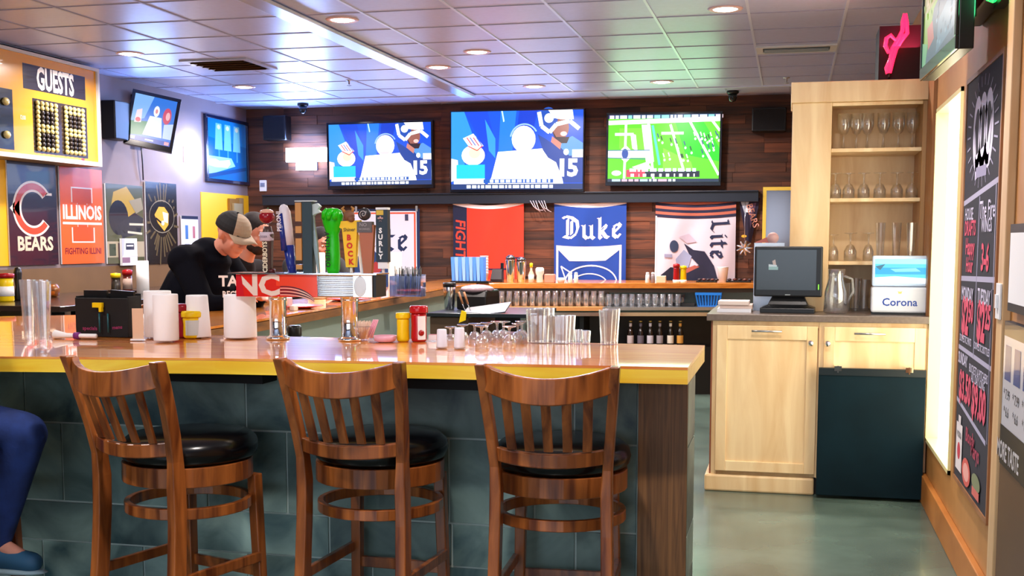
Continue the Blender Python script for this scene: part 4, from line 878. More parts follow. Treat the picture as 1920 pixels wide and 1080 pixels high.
MB().tube([(XR-.06, p.y+.10, p.z+.02), (XR-.06, p.y-.0, p.z-.005), (XR-.06, p.y-.2, p.z+.0), (XR-.06, p.y-.25, p.z+.2)], .014).build('neon_tube', grn, t)
area_light('neon_glow', (XR-.1, p.y-.05, p.z+.03), .2, 1.5, (.1, 1, .35), (0, PI/2, 0), parent=t)

# ================================================================== BEER TAPS
tw = thing('tap_tower', 'polished steel beer tap tower on two chrome columns with nine tap handles', 'beer tower', (0, 0, 0))
TYF = 4.40; a = oY(442, 514, TYF); b = oY(699, 559, TYF); zT, zB = a.z, b.z
MB().box(a.x, b.x, TYF, TYF+.13, zB, zT).build('beam', M_chrome, tw, bevel=.004)
A = Art((a.x+.001, TYF-.0005, zT-.001), (b.x-a.x-.002, 0, 0), (0, 0, zB-zT+.002)); A.lay = .00015
A.rect(0, 0, .60, 1, '#d8281e'); A.poly([(.30, 0), (.60, 0), (.605, 1), (.55, .95), (.42, .55), (.30, .50)], '#e8472a')
A.txt('NC', .16, .52, .115, '#e6d6cc', 1.15, .04); A.poly([(.0, .0), (.04, 0), (.06, 1), (.0, 1)], '#c8202c')
for k in range(6): A.arc(.36, 1.35, .22, .82-.075*k, -98, -15, .02, '#3a2838' if k % 2 == 0 else '#e8b8a8', n=14, asp=2)
A.build('red_print', colmat('tower_print', .12, coat=1), tw)
q = MB(); n_ = 15
for i in range(n_): z_ = zB+.006+(zT-zB-.012)*i/(n_-1); q.tube([(a.x+(b.x-a.x)*.605, TYF-.0015, z_), (a.x+(b.x-a.x)*.86, TYF-.0015, z_)], .0022, 6)
q.build('ridged_grille', mat('grille_grey', '#83879a', .4, metal=.8), tw); MB().ell((a.x+(b.x-a.x)*.91, TYF-.001, (zT+zB)/2), .026, .003, (zT-zB)*.46, 20, 10).build('drip_plate', mat('pale_steel', '#d4e6f2', .35), tw)
MB().box(b.x+.001, b.x+.012, TYF+.005, TYF+.125, zB+.003, zT-.003).build('end_cap', M_black, tw)
MB().box(a.x-.03, b.x+.02, TYF-.012, TYF+.14, zT+.0005, zT+.006).build('top_plate', M_steel, tw)
for px in (521, 656):
    p = oY(px, 600, TYF+.065)
    MB().lathe([(.048, BT), (.05, BT+.008), (.038, BT+.014), (.034, BT+.02), (.034, zB-.02), (.037, zB-.018), (.037, zB-.001)], (p.x, TYF+.065, 0), 28).build('column', M_chrome, tw)
def hx(px): return oY(px, 450, TYF+.05).x
def hz(py): return oY(600, py, TYF+.05).z
HY = TYF+.05; z0 = zT+.006
def handle(mb, mats, label, name='tap_handle'):
    o = mb.build(name, mats, tw); o['label'] = label; return o
Lc = lambda l, x: [(r, hz(py)) for r, py in l]
pm = lambda r, px: r*.00213*px   # helper for radii given in pixels
k = .00213
def lz(pts, px, n=18, mi=0, sy=1, col=None, mb=None): return (mb or MB()).lathe([(r*k, hz(py)) for r, py in pts], (hx(px), HY, 0), n, mi, sy=sy, col=col)
# 1 cider handle: red apple over bottle shape
m = MB(); m.lathe([(0, z0), (8*k, z0), (7*k, hz(505))], (hx(508), HY, 0), 14, 1)
lz([(7, 512), (9, 500), (11, 450), (12, 440), (9, 432), (7, 424)], 502, mi=0, mb=m)
m.ell((hx(501), HY, hz(406)), 15*k, 14*k, 13*k, 18, 10, 2); m.ell((hx(501), HY, hz(397)), 13.5*k, 12.5*k, 6*k, 16, 6, 3); m.tube([(hx(502), HY, hz(395)), (hx(504), HY, hz(389))], .003, 6, 4)
m.lathe([(12.5*k, hz(452)), (13.5*k, hz(450)), (13.5*k, hz(437)), (12.5*k, hz(435))], (hx(500), HY, 0), 20, 5)
m.text('CIDERBOYS', (hx(502), HY-13*k, hz(482)), (0, 0, 1), (-1, 0, 0), .028, 0, 6, sx=.85, bold=.03); m.text('CIDER', (hx(500), HY-14.5*k, hz(444)), (1, 0, 0), (0, 0, 1), .012, 0, 7)
handle(m, [mat('brown_handle', '#4a3530', .4), mat('dark_red_foot', '#4c1014', .3), mat('apple_red', '#8e1020', .2), mat('apple_cream', '#d9a892', .3), mat('stem_green', '#2c6a30', .5), mat('label_lilac', '#c9bccb', .5), mat('cream_ink', '#e6dcc0', .5), mat('dark_ink', '#3c2c4c', .5)], 'brown tap handle topped with a red apple')
# 2 baseball bat
m = MB(); pts = [((548, 513), 8), ((545, 495), 9), ((541, 460), 11), ((538, 425), 11), ((535, 398), 11), ((532, 387), 8), ((531, 383), 3)]
m.tube([(hx(p[0]), HY, hz(p[1])) for p, r in pts][:3], [r*k for p, r in pts][:3], 14, 0); m.tube([(hx(p[0]), HY, hz(p[1])) for p, r in pts][2:], [r*k for p, r in pts][2:], 14, 1)
m.tube([(hx(537), HY-9*k, hz(470)), (hx(531), HY-9*k, hz(400))], [7*k, 5*k], 8, 0)
m.text('PERONI', (hx(530), HY-15*k, hz(415)), (-.05, 0, 1), (-1, 0, 0), .026, 0, 1, sx=.9, bold=.03)
handle(m, [mat('bat_blue', '#1a2f86', .25), mat('bat_white', '#dcd8e4', .3)], 'blue and white baseball-bat tap handle')
# 3 dark handle with wooden blocks
m = MB(); x = hx(580); m.box(x-10*k, x+9*k, HY-.02, HY+.02, z0, hz(378), 0)
for za, zb in ((505, 496), (488, 447), (437, 424), (415, 380)): m.box(hx(566)-8*k, hx(566)+4*k, HY-.024, HY+.015, hz(za), hz(zb), 1)
m.box(hx(558), hx(592), HY-.025, HY+.02, hz(378), hz(376), 2)
handle(m, [mat('slate_handle', '#273c46', .45), mat('pine_block', '#c08a4c', .4), mat('pale_cap', '#c9d6dc', .4)], 'dark slate tap handle with pale wooden blocks')
# 4 pitchfork-like slim handle with pale fish top
m = MB(); m.sect([(hx(597), HY, z0, .004, .004), (hx(592), HY, hz(460), .009, .007), (hx(586), HY, hz(400), .006, .006)])
m.prism([(-19, -7), (-12, -12), (0, -9), (12, -12), (18, -6), (13, 0), (19, 5), (8, 8), (4, 11), (-4, 8), (-10, 10), (-12, 3), (-19, 0)], (hx(586), HY-.01, hz(393)), (k, 0, 0), (0, 0, -k), (0, .02, 0), 1)
handle(m, [mat('pewter', '#8c9c9c', .3, metal=.5), mat('pale_pewter', '#b7c9cc', .35)], 'slim grey tap handle with a jagged pale top')
# 5 green fist-like anti-hero handle
m = lz([(10, 513), (13, 505), (14, 480), (13, 455), (12, 440), (15, 430), (19, 418), (21, 405), (18, 395), (10, 391), (0, 390)], 624, sy=.8)
m.tube([(hx(612), HY-.02, hz(410)), (hx(614), HY-.028, hz(400)), (hx(620), HY-.025, hz(394))], .012, 8); m.tube([(hx(622), HY-.03, hz(412)), (hx(624), HY-.036, hz(402)), (hx(628), HY-.028, hz(394))], .012, 8); m.tube([(hx(632), HY-.028, hz(412)), (hx(634), HY-.03, hz(402)), (hx(634), HY-.02, hz(396))], .012, 8)
m.text('ANTI-HERO', (hx(619), HY-.033, hz(468)), (.03, 0, -1), (1, 0, .03), .027, 0, 1, sx=1.0, bold=.03)
handle(m, [mat('vivid_green', '#1fc413', .3), mat('black_ink', '#06240a', .5)], 'bright green raised-fist tap handle')
# 6 bock, yellow with goat head
m = MB(); m.prism([(-9, 40), (-16, -32), (-21, -34), (-22, -46), (20, -48), (20, -36), (14, -32), (10, 40)], (hx(658), HY-.01, hz(461)), (k, 0, 0), (0, 0, -k), (0, .022, 0), 0)
m.lathe([(.006, z0), (.006, hz(500))], (hx(658), HY, 0), 10, 3)
for i, ch in enumerate('BOCK'): m.text(ch, (hx(656+i*1.2), HY-.011, hz(446+i*15)), (1, 0, 0), (0, 0, 1), .031, .001, 2, bold=.05, n=(0, -1, 0))
m.text('Shiner', (hx(657), HY-.011, hz(431)), (1, 0, .04), (0, 0, 1), .02, .001, 4, bold=.02, n=(0, -1, 0))
m.ell((hx(655), HY, hz(405)), 11*k, 10*k, 11*k, 14, 8, 1); m.ell((hx(661), HY-.012, hz(411)), 7*k, 7*k, 6*k, 12, 8, 1); m.tube([(hx(649), HY, hz(400)), (hx(642), HY, hz(391)), (hx(646), HY, hz(388))], [.006, .006, .003], 8, 5); m.tube([(hx(660), HY, hz(400)), (hx(663), HY, hz(391)), (hx(659), HY, hz(388))], [.006, .006, .003], 8, 5)
handle(m, [mat('handle_yellow', '#f2c60c', .35), mat('goat_brown', '#7c5038', .6), mat('ink_red', '#d0281c', .5), mat('bright_pin', '#e6e2dc', .3), mat('ink_brown', '#6c5a2c', .5), mat('horn_tan', '#b07838', .5)], 'yellow tap handle with red letters and a brown goat head')
# 7 pale blank paddle behind
m = MB(); m.sect([(hx(677), HY+.03, z0, .014, .006), (hx(672), HY+.03, hz(440), .02, .006)]); handle(m, [M_white], 'plain white paddle tap handle')
# 8 amber glass with round emblem
m = MB(); m.prism([(-8, 58), (-17, -32), (14, -32), (8, 58)], (hx(690), HY-.012, hz(454)), (k, 0, 0), (0, 0, -k), (0, .024, 0), 0); m.box(hx(672), hx(700), HY-.016, HY+.012, hz(436), hz(416), 1); m.text('NO', (hx(684), HY-.017, hz(422)), (1, 0, 0), (0, 0, 1), .02, .001, 3, n=(0, -1, 0)); m.text('WORRIES', (hx(686), HY-.017, hz(430)), (1, 0, 0), (0, 0, 1), .011, .001, 3, n=(0, -1, 0))
m.lathe([(0, -.012), (11*k, -.011), (12*k, 0), (11*k, .011), (0, .012)], (hx(684), HY, hz(402)), 20, 2, T=Matrix.Rotation(PI/2, 4, 'X')); m.tube([(hx(684)+.004*t*math.cos(t*1.4)*.55, HY-.014, hz(402)+.004*t*math.sin(t*1.4)*.55) for t in [i*.5 for i in range(2, 16)]], .0022, 6, 3)
handle(m, [mat('amber_handle', '#a85826', .25), mat('grey_band', '#5e5a5c', .4), mat('charcoal_emblem', '#34343a', .3), mat('light_ink', '#a9a4a8', .5)], 'amber tapered tap handle with a round charcoal swirl emblem')
# 9 surly
m = MB(); x = hx(718); m.box(x-11*k, x+12*k, HY-.016, HY+.016, hz(491), hz(394), 0); m.box(x-8*k, x+10*k, HY-.014, HY+.014, hz(503), hz(491), 1); m.box(x-11*k, x+12*k, HY-.017, HY+.017, hz(394), hz(390), 1); m.box(x-10*k, x+4*k, HY-.0165, HY, hz(404), hz(395), 2); m.lathe([(.006, z0), (.006, hz(503))], (x, HY, 0), 10, 1)
for i, ch in enumerate('SURLY'): m.text(ch, (x-2*k, HY-.016, hz(433+i*12)), (1, 0, 0), (0, 0, 1), .027, .001, 1, bold=.05, n=(0, -1, 0))
m.text('*', (x-2*k, HY-.016, hz(417)), (1, 0, 0), (0, 0, 1), .05, .001, 3, bold=.04, n=(0, -1, 0))
handle(m, [mat('navy_handle', '#122434', .35), mat('handle_white', '#e6ecf2', .4), mat('gold_tag', '#d2b43c', .4), mat('pink_ink', '#d0a4a0', .5)], 'dark navy tap handle with vertical white letters')

# ================================================================== THINGS ON THE BAR
def spot(px, py, z=BT):
    p = oZ(px, py, z); return p, mpp(p)
def lathe_thing(name, label, cat, p, prof, m, n=22, group=None, **kw):
    o = MB().lathe(prof, (0, 0, 0), n, **kw).build(name, m, loc=p); return tag(o, label, cat, group)
# white napkin dispensers / tall rolls
def dispenser(px0, px1, pyt, pyb, label, taper=0, grp=None, z=BT):
    p, s = spot((px0+px1)/2, pyb, z); w_ = (px1-px0)*s/2*.97; h = (pyb-pyt)*s
    t = thing('paper_towel_roll', label, 'paper roll', p, 0, grp)
    r0 = w_*(1+taper)
    MB().lathe([(r0*.3, .004), (r0*.97, .004), (r0, .008), (w_*(1-taper), h-.005), (w_*(1-taper)*.97, h), (w_*.32, h), (w_*.30, h-.02), (w_*.30, .004)], n=36).build('paper', M_paper, t)
    MB().lathe([(w_*.29, 0), (w_*.29, h-.004), (w_*.26, h-.004), (w_*.26, 0)], n=20).build('cardboard_core', mat('cardboard', '#a98a62', .8), t)
G_R = 'white paper rolls on the near bar'
dispenser(271, 323, 545, 633, 'white paper roll at the left, standing partly behind another roll beside the menu box', 0, G_R)
dispenser(288, 336, 551, 640, 'white paper roll directly left of the red ketchup bottle', 0, G_R)
dispenser(348, 394, 553, 633, 'slightly flared white paper roll behind the small mustard jar', .10, G_R)
dispenser(420, 482, 552, 634, 'widest white paper roll, alone beside the left chrome column', .02, G_R)
# squat condiment bottles
def squat(px0, px1, pyt, pyb, m, lab, label, name, z=BT, band=True, T=None):
    p, s = spot((px0+px1)/2, pyb, z); r = (px1-px0)*s/2; h = (pyb-pyt)*s
    t = thing(name, label, 'condiment bottle', p)
    MB().lathe([(r*.6, 0), (r*.78, .004), (r*.84, h*.1), (r*.80, h*.5), (r*.86, h*.70), (r*.84, h*.76)], n=24).build('body', m, t)
    MB().lathe([(r*.98, h*.765), (r*1.0, h*.80), (r*1.0, h*.92), (r*.92, h*.985), (r*.3, h), (0, h)], n=24).build('cap', m, t)
    if band: 
        q = MB(); q.band([(r*.87*math.cos(a), r*.87*math.sin(a), h*.12, h*.66) for a in [R(-105+8*i) for i in range(14)]], .001); q.build('label', lab, t)
    return t
M_lab = mat('pale_label', '#cfd8d8', .5)
squat(322, 361, 569, 633, mat('ketchup_dark', '#8a0d22', .25), M_lab, 'dark red ketchup bottle behind the small mustard jar on the near bar', 'ketchup_bottle', band=False)
squat(341, 381, 582, 634, M_yel, M_lab, 'small yellow mustard jar with white label in front of the ketchup', 'mustard_bottle')
def tall_bottle(px0, px1, pyt, pyb, m, label, name, z=BT, lab=None, capm=None):
    p, s = spot((px0+px1)/2, pyb, z); r = (px1-px0)*s/2; h = (pyb-pyt)*s; t = thing(name, label, 'condiment bottle', p)
    MB().lathe([(r*.7, 0), (r*.82, .004), (r*.86, h*.1), (r*.80, h*.45), (r*.84, h*.72), (r*.8, h*.8)], n=24).build('body', m, t)
    MB().lathe([(r*.98, h*.805), (r, h*.83), (r, h*.93), (r*.93, h), (0, h)], n=24).build('cap', capm or m, t)
    if lab:
        MB().band([(r*.87*math.cos(a), r*.87*math.sin(a), h*.06, h*.72) for a in [R(-80+9*i) for i in range(8)]], .001).build('label', lab, t)
        MB().lathe([(0, 0), (.012, 0), (.012, .001)], (r*.875*math.cos(R(-55)), r*.875*math.sin(R(-55)), h*.25), 14, T=Matrix.Rotation(R(35), 4, 'Z') @ Matrix.Rotation(PI/2, 4, 'X')).build('tomato_mark', M_red, t)
tall_bottle(742, 770, 586, 640, M_yel, 'tall yellow mustard squeeze bottle beside the labelled ketchup on the near bar', 'mustard_bottle')
tall_bottle(768, 803, 573, 640, mat('ketchup_bright', '#b5101c', .2), 'red ketchup bottle with white label right of the tall mustard bottle', 'ketchup_bottle', lab=M_paper)
# frosted plastic cups
def cup(px0, px1, pyt, pyb, label, z=BT, m=None, inv=True, name='plastic_cup'):
    p, s = spot((px0+px1)/2, pyb, z); r = (px1-px0)*s/2; h = (pyb-pyt)*s; a, b = (r, r*.86) if inv else (r*.78, r)
    prof = [(a*.9, 0), (a, .002), (b, h), (b*.96, h+.001), (b*.9, h-.004), (a*.92, .006)] if not inv else [(a*.94, .002), (a, 0), (a, .006), (b, h-.003), (b*.9, h), (0, h)]
    return lathe_thing(name, label, 'cup', p, prof, m or mat('frosted_plastic', '#e4e6f6', .35))
cup(818, 839, 617, 652, 'small frosted plastic cup upside down at the left end of the glassware')
cup(851, 872, 614, 653, 'taller frosted ribbed cup between the upturned wine glasses')
# sweetener caddy, plate, straws
p, s = spot(678, 638); t = thing('toothpick_bowl', 'clear bowl packed with pale wooden sticks and straws', 'bowl', p)
r = 17*s; MB().lathe([(r*.7, 0), (r*.8, .003), (r*1.3, .055), (r*1.34, .06), (r*1.24, .055), (r*.7, .006), (0, .005)], n=28).build('glass_bowl', M_glass, t)
rn = random.Random(12); q = MB()
for i in range(90):
    a = rn.random()*6.28; rr = r*.62*math.sqrt(rn.random()); q.tube([(rr*math.cos(a), rr*math.sin(a), .008), (rr*1.75*math.cos(a), rr*1.75*math.sin(a), .068+rn.random()*.012)], .0017, 5)
q.build('wooden_sticks', mat('pale_sticks', '#dcbfae', .6), t)['kind'] = 'stuff'
t['category'] = 'bowl'
q = MB(); 
for i in range(4): q.tube([(.02+.008*i, .0, .01), (.055+.006*i, -.005, .085)], .003, 6)
q.build('pink_straws', mat('pink_straw', '#e6a0b4', .4), t)['kind'] = 'stuff'
p, s = spot(722, 641); lathe_thing('small_dish', 'shallow pink dish beside the bowl of sticks', 'dish', p, [(.03, 0), (.042, .004), (.047, .026), (.044, .026), (.038, .007), (0, .006)], mat('pink_dish', '#e9a9be', .35))
p, s = spot(812, 640); t = thing('sweetener_holder', 'small clear holder of sugar packets beside the labelled ketchup', 'holder', p)
MB().box(-.02, .02, -.014, .014, 0, .004).build('tray', M_glass, t)
for i in range(4): tag(MB().box(-.016, .016, -.011+i*.0065, -.007+i*.0065, .005, .026+.002*(i % 2)).build('sugar_packet', mat('packet_%d' % (i % 2), ['#e8e2ea', '#d89aa8'][i % 2], .7), loc=p+Vector((0, 0, 0))), ['white', 'pink', 'second white', 'second pink'][i]+' sugar packet in the small holder beside the ketchup', 'sugar packet')
# tall pilsner glasses at the left
def glass_prof(r0, r1, h, th=.0022, base=.012): return [(0, 0), (r0*.96, 0), (r0, .003), (r0+(r1-r0)*.3, h*.35), (r1, h), (r1-th, h), (r0+(r1-r0)*.3-th, h*.35), (r0*.86, base), (0, base)]
def glass(p, r0, r1, h, label, name='pint_glass', cat='glass', grp=None, base=.012): return tag(MB().lathe(glass_prof(r0, r1, h, base=base), (0, 0, 0), 14, smooth=False).build(name, M_glass, loc=p), label, cat, grp)
for i, (px, py, top, lab) in enumerate(((56, 648, 524, 'left glass of the tall pilsner trio at the left end of the bar'), (70, 652, 525, 'middle glass of the tall pilsner trio at the left end of the bar'), (84, 656, 527, 'right glass of the tall pilsner trio at the left end of the bar'))):
    p, s = spot(px, py); glass(p+Vector((0, .03*(i % 2), 0)), .019, .031, (py-top)*s, lab, 'pilsner_glass', grp='pilsner glasses at the left end', base=.04)
# silverware roll
p, s = spot(145, 635); t = thing('napkin_roll', 'white rolled napkin of cutlery with a purple band', 'napkin', p+Vector((0, 0, .0)), R(3))
MB().tube([(-.10, 0, .016), (-.05, .0, .012), (0, 0, .012), (.085, 0, .012)], [.024, .014, .0115, .0118], 14, flat=.8).build('napkin', M_paper, t)
MB().tube([(-.012, 0, .0125), (.012, 0, .0125)], .0145, 14).build('paper_band', mat('purple_band', '#7d2c84', .6), t)
# black menu box
p, s = spot(205, 630); t = thing('menu_caddy', 'black menu caddy box with pink writing, holding menus and pens', 'menu holder', p, R(-4))
W2 = 57*s; D2 = .10; H2 = 84*s
f = MB(); 
for q in ((-W2, W2, -D2/2, -D2/2+.006, 0, H2*.86), (-W2, W2, D2/2-.006, D2/2, 0, H2*.95), (-W2, -W2+.006, -D2/2+.006, D2/2-.006, 0, H2*.9), (W2-.006, W2, -D2/2+.006, D2/2-.006, 0, H2*.9), (-W2, W2, -D2/2+.006, D2/2-.006, 0, .006)): f.box(*q)
f.build('box', M_blackm, t, bevel=.002)
MB().text('specials', (-W2*.45, -D2/2-.0008, .035), (1, 0, 0), (0, 0, 1), .022, 0, sx=1.1, bold=.01).text('menu', (W2*.6, -D2/2-.0008, .042), (1, 0, .1), (-.1, 0, 1), .022, 0, bold=.01).build('pink_lettering', mat('pink_chalk', '#a8326a', .6), t)
for nm, xx, tilt, ds in (('menu', -W2*.45, .0, 'black folded menu standing in the left half of the menu caddy'), ('menu', W2*.45, .06, 'black folded menu standing in the right half of the menu caddy')):
    o = MB().box(-W2*.42, W2*.42, -.02, -.005, .008, H2*1.02, T=Matrix.Rotation(tilt, 4, 'Y')).build(nm, M_black, loc=p+Vector((xx, .015, 0))); tag(o, ds, 'menu')
for i, (xx, cc, nm) in enumerate(((-.005, '#1c5a64', 'left teal pen clipped in the menu caddy'), (.035, '#1c5a64', 'right teal pen clipped in the menu caddy'))):
    tag(MB().tube([(0, 0, .02), (0, 0, .10)], .0035, 8).build('pen', mat('teal_pen', cc, .3), loc=p+Vector((xx, -D2/2-.012, 0))), nm, 'pen')
tag(MB().box(-.022, .022, -.008, .008, 0, .02).box(.008, .02, -.008, .008, -.018, 0).build('yellow_clip', M_yel, loc=p+Vector((-.01, -D2/2-.012, .125))), 'bright yellow clip on the front of the black menu caddy', 'clip')
cp, s = spot(252, 628); tag(MB().lathe([(.0, .09), (.022, .09), (.034, .165), (.035, .168), (.031, .166), (.02, .094), (0, .094)], n=24).build('paper_cup', M_white, loc=cp+Vector((0, -.03, 0))), 'white paper cup propped in front of the black menu caddy', 'cup')
p, s = spot(290, 637); t = thing('table_card', 'thin white and tan card in a stand before the leftmost paper roll', 'card', p+Vector((-.05, -.04, 0)), R(20))
MB().box(-.03, .03, -.012, .012, 0, .006).build('foot', M_white, t); MB().box(-.022, .022, -.002, .002, .006, .13).build('sheet', mat('tan_card', '#dcb89a', .7), t)

# pint glasses: rows of tall glasses near the right end
G_P = 'tall beer glasses grouped at the right end of the bar'
def rowglass(px, pyb, pyt, w_, nth, clus, dy=0, flare=.80):
    p, s = spot(px, pyb); p.y = min(p.y+dy, 4.53)
    glass(p, w_*s/2*flare, w_*s/2, (pyb-pyt)*s, nth, 'beer_glass', grp=clus)
names = ['front', 'second', 'third', 'fourth', 'fifth', 'rearmost']
for i, (px, pb, pt_) in enumerate(((1006, 641, 579), (1020, 638, 576), (1034, 636, 573), (1047, 634, 571))): rowglass(px, pb, pt_, 30, names[min(i, 4)]+' glass in the left diagonal row of clear beer glasses', G_P)
for i, (px, pb, pt_) in enumerate(((1048, 643, 592), (1060, 640, 589), (1071, 638, 587), (1083, 636, 585))): rowglass(px, pb, pt_, 28, names[min(i, 4)]+' glass in the shorter middle diagonal row of beer glasses', G_P)
for i, (px, pb, pt_) in enumerate(((1139, 644, 580), (1150, 642, 577), (1160, 639, 574))): rowglass(px, pb, pt_, 28, names[i]+' of the three tall beer glasses standing apart at the right', G_P, flare=.72)
for i, (px, pb) in enumerate(((1098, 638), (1108, 640), (1116, 637))): rowglass(px, pb, pb-26+i, 15, ['left', 'middle', 'right'][i]+' short clear tumbler between the beer-glass rows', 'short tumblers')
# upturned stemmed glasses
def stem(px, pyb, pyt, w_, label, up_=False, z=BT, grp='upturned stemmed glasses on the bar', name='wine_glass', p=None, s=None):
    if p is None: p, s = spot(px, pyb, z); p.y = min(p.y, 4.54) if z == BT else p.y
    h = (pyb-pyt)*s; r = w_*s/2
    prof = [(0, h), (r*.86, h), (r*.84, h-.003), (r*.2, h-.008), (.0045, h*.78), (.0045, h*.60), (r*.5, h*.54), (r*.84, h*.35), (r*.82, .0), (r*.78, 0), (r*.79, h*.35), (r*.46, h*.50), (0, h*.56)]
    if up_: prof = [(a, h-b) for a, b in prof]
    tag(MB().lathe(prof, n=20).build(name, M_glass, loc=p), label, 'glass', grp)
sg = [(845, 646, 612, 26), (868, 642, 608, 26), (890, 644, 606, 28), (903, 652, 610, 32), (915, 640, 604, 28), (932, 642, 602, 28), (948, 640, 601, 30), (955, 652, 611, 30), (971, 644, 606, 28), (984, 640, 600, 28)]
nm_ = ['leftmost upturned wine glass, left of the ribbed cup', 'upturned wine glass behind the ribbed cup', 'upturned wine glass just right of the ribbed cup', 'upturned wine glass set forward with the widest foot', 'upturned wine glass in the back row behind the forward one', 'upturned wine glass at the centre of the back row', 'upturned wine glass right of centre in the back row', 'upturned wine glass set forward at the right of the cluster', 'upturned wine glass second from the beer glasses', 'upturned wine glass touching the beer-glass rows']
for q, n_ in zip(sg, nm_): stem(*q, n_)

# ------------------------------------------------------------------ left leg things
tall = [(533, 553, 560, 588, 'ketchup', 'small ketchup bottle lying near the inner edge between the chrome columns')]
p, s = spot(543, 586); t = thing('ketchup_bottle', 'red ketchup bottle with cream label on the side bar, seen right of the left column', 'condiment bottle', p+Vector((-.1, .1, 0)))
MB().lathe([(.034, 0), (.038, .01), (.036, .03), (.034, .12), (.02, .16), (.018, .18)], n=20).build('body', mat('ketchup_dark', '#8a0d22', .25), t); MB().lathe([(.0385, .035), (.0385, .085)], n=20).build('label', mat('cream_label', '#d8c8a8', .6), t); MB().lathe([(.021, .18), (.02, .20), (0, .2)], n=16).build('cap', M_white, t)
for px, py, w_, h_, cc, lab, nm, cat in ((573, 580, 16, 22, '#e6cfd8', 'pink-white salt box on the side bar between the columns', 'salt_box', 'box'), (587, 583, 10, 10, '#eceae6', 'tiny white portion cup beside the salt box', 'portion_cup', 'cup')):
    p, s = spot(px, py); tag(MB().box(-w_*s/2, w_*s/2, -.03, .03, 0, h_*s).build(nm, mat(nm, cc, .5), loc=p+Vector((-.12, 0, 0)), bevel=.005), lab, cat)
p, s = spot(615, 580); tag(MB().lathe([(.06, 0), (.11, .012), (.14, .016), (.138, .02), (.1, .016), (0, .012)], n=28).build('serving_tray', mat('red_tray', '#e0442c', .35), loc=p+Vector((-.20, .05, 0))), 'red-orange round tray on the side bar beyond the tap tower', 'tray')
p, s = spot(590, 562); tag(MB().lathe([(.022, 0), (.03, .004), (.026, .09), (.012, .11), (.008, .13), (0, .13)], n=16).build('mustard_bottle', M_yel, loc=p+Vector((-.25, 0, 0))), 'small yellow mustard bottle behind the red tray on the side bar', 'condiment bottle')
p, s = spot(700, 566); tag(MB().lathe([(.06, 0), (.11, .012), (.14, .016), (.138, .02), (.1, .016), (0, .012)], n=28).build('serving_tray', mat('red_tray', '#e0442c', .35), loc=p+Vector((-.2, .05, 0))), 'red tray half hidden right of the second chrome column', 'tray')
p, s = spot(733, 553); t = thing('ketchup_bottle', 'red ketchup bottle standing behind the end of the tap tower', 'condiment bottle', p+Vector((-.12, 0, 0)))
MB().lathe([(.032, 0), (.036, .01), (.034, .03), (.034, .11), (.024, .13)], n=20).build('body', M_red, t); MB().lathe([(.03, .13), (.03, .155), (0, .16)], n=16).build('cap', M_red, t); MB().lathe([(.0365, .03), (.0365, .09)], n=20).build('label', M_paper, t)
dispenser(728, 754, 474, 548, 'tall white paper roll on the side bar right of the dark navy tap handle', 0, 'white paper rolls on the side bar')
dispenser(577, 611, 474, 560, 'white paper roll on the side bar seen between the slim and green tap handles', 0, 'white paper rolls on the side bar')
# straw and napkin caddy
p, s = spot(786, 557); t = thing('bar_caddy', 'clear plastic bar caddy with black straws on the side bar', 'caddy', p+Vector((-.12, .1, 0)))
MB().box(-.12, .12, -.06, .06, 0, .005).box(-.12, .12, -.06, -.055, .005, .15).box(-.12, .12, .055, .06, .005, .16).box(-.12, -.115, -.055, .055, .005, .15).box(.115, .12, -.055, .055, .005, .15).box(-.003, .003, -.055, .055, .005, .15).build('clear_box', glassmat('clear_plastic', '#b4c4e4', .15), t)
rn = random.Random(3); q = MB()
for i in range(45): x = rn.uniform(-.1, .1); y = rn.uniform(-.04, .04); q.tube([(x, y, .01), (x*1.1+rn.uniform(-.02, .02), y, .19+rn.random()*.03)], .003, 5)
q.build('black_straws', M_black, t)['kind'] = 'stuff'
# grey card reader on the left
p, s = spot(690, 640); t = thing('bar_phone', 'black boxy phone terminal on a shelf behind the bar, seen beside the right column', 'phone', Vector((-2.40, 5.35, .93)), R(20))
MB().box(-.07, .07, -.05, .05, 0, .07).build('body', M_black, t, bevel=.006); MB().lathe([(.03, 0), (.034, .01), (.034, .05), (.028, .06), (0, .06)], (.03, -.01, .07), 20).build('dial_head', M_black, t)
MB().tube([(0, .04, .07), (-.03, .10, .16), (-.08, .2, .09)], .004, 6).build('cord', M_black, t)
tag(MB().box(-2.69, -2.2, 4.75, 5.75, .90, .93).box(-2.68, -2.64, 4.78, 4.82, 0, .90).box(-2.26, -2.22, 4.78, 4.82, 0, .90).box(-2.68, -2.64, 5.68, 5.72, 0, .90).box(-2.26, -2.22, 5.68, 5.72, 0, .90).build('work_table', M_brush, bevel=.003), 'low steel work table behind the tap tower', 'table')

# ------------------------------------------------------------------ service station between the bars
st = thing('service_station', 'low brown and black service station with slanted steel lid behind the glassware', 'service station', (0, 0, 0))
a = oY(806, 594, 8.2); b = oY(878, 640, 8.2); c_ = oY(1000, 590, 8.2)
MB().box(a.x, b.x, 8.2, 9.0, 0, a.z).build('brown_cabinet', mat('brown_cabinet', '#4c3a2a', .5), st, bevel=.004)
MB().box(b.x+.002, c_.x-.12, 8.25, 9.0, 0, a.z-.16).build('black_cabinet', M_black, st, bevel=.004)
MB().box(a.x-.02, c_.x, 8.18, 9.05, a.z+.002, a.z+.03).build('dark_top', mat('dark_steel_top', '#2c333a', .3, metal=.6), st, bevel=.004)
MB().box(-.17, .17, -.12, .12, 0, .012, T=Matrix.Translation((b.x+.10, 8.33, a.z+.04)) @ Matrix.Rotation(R(-8), 4, 'Y') @ Matrix.Rotation(R(14), 4, 'X')).build('steel_lid', M_brush, st)
MB().box(c_.x-.10, c_.x-.06, 8.22, 8.26, 0, a.z).build('leg', M_steel, st)
TZ = a.z+.03
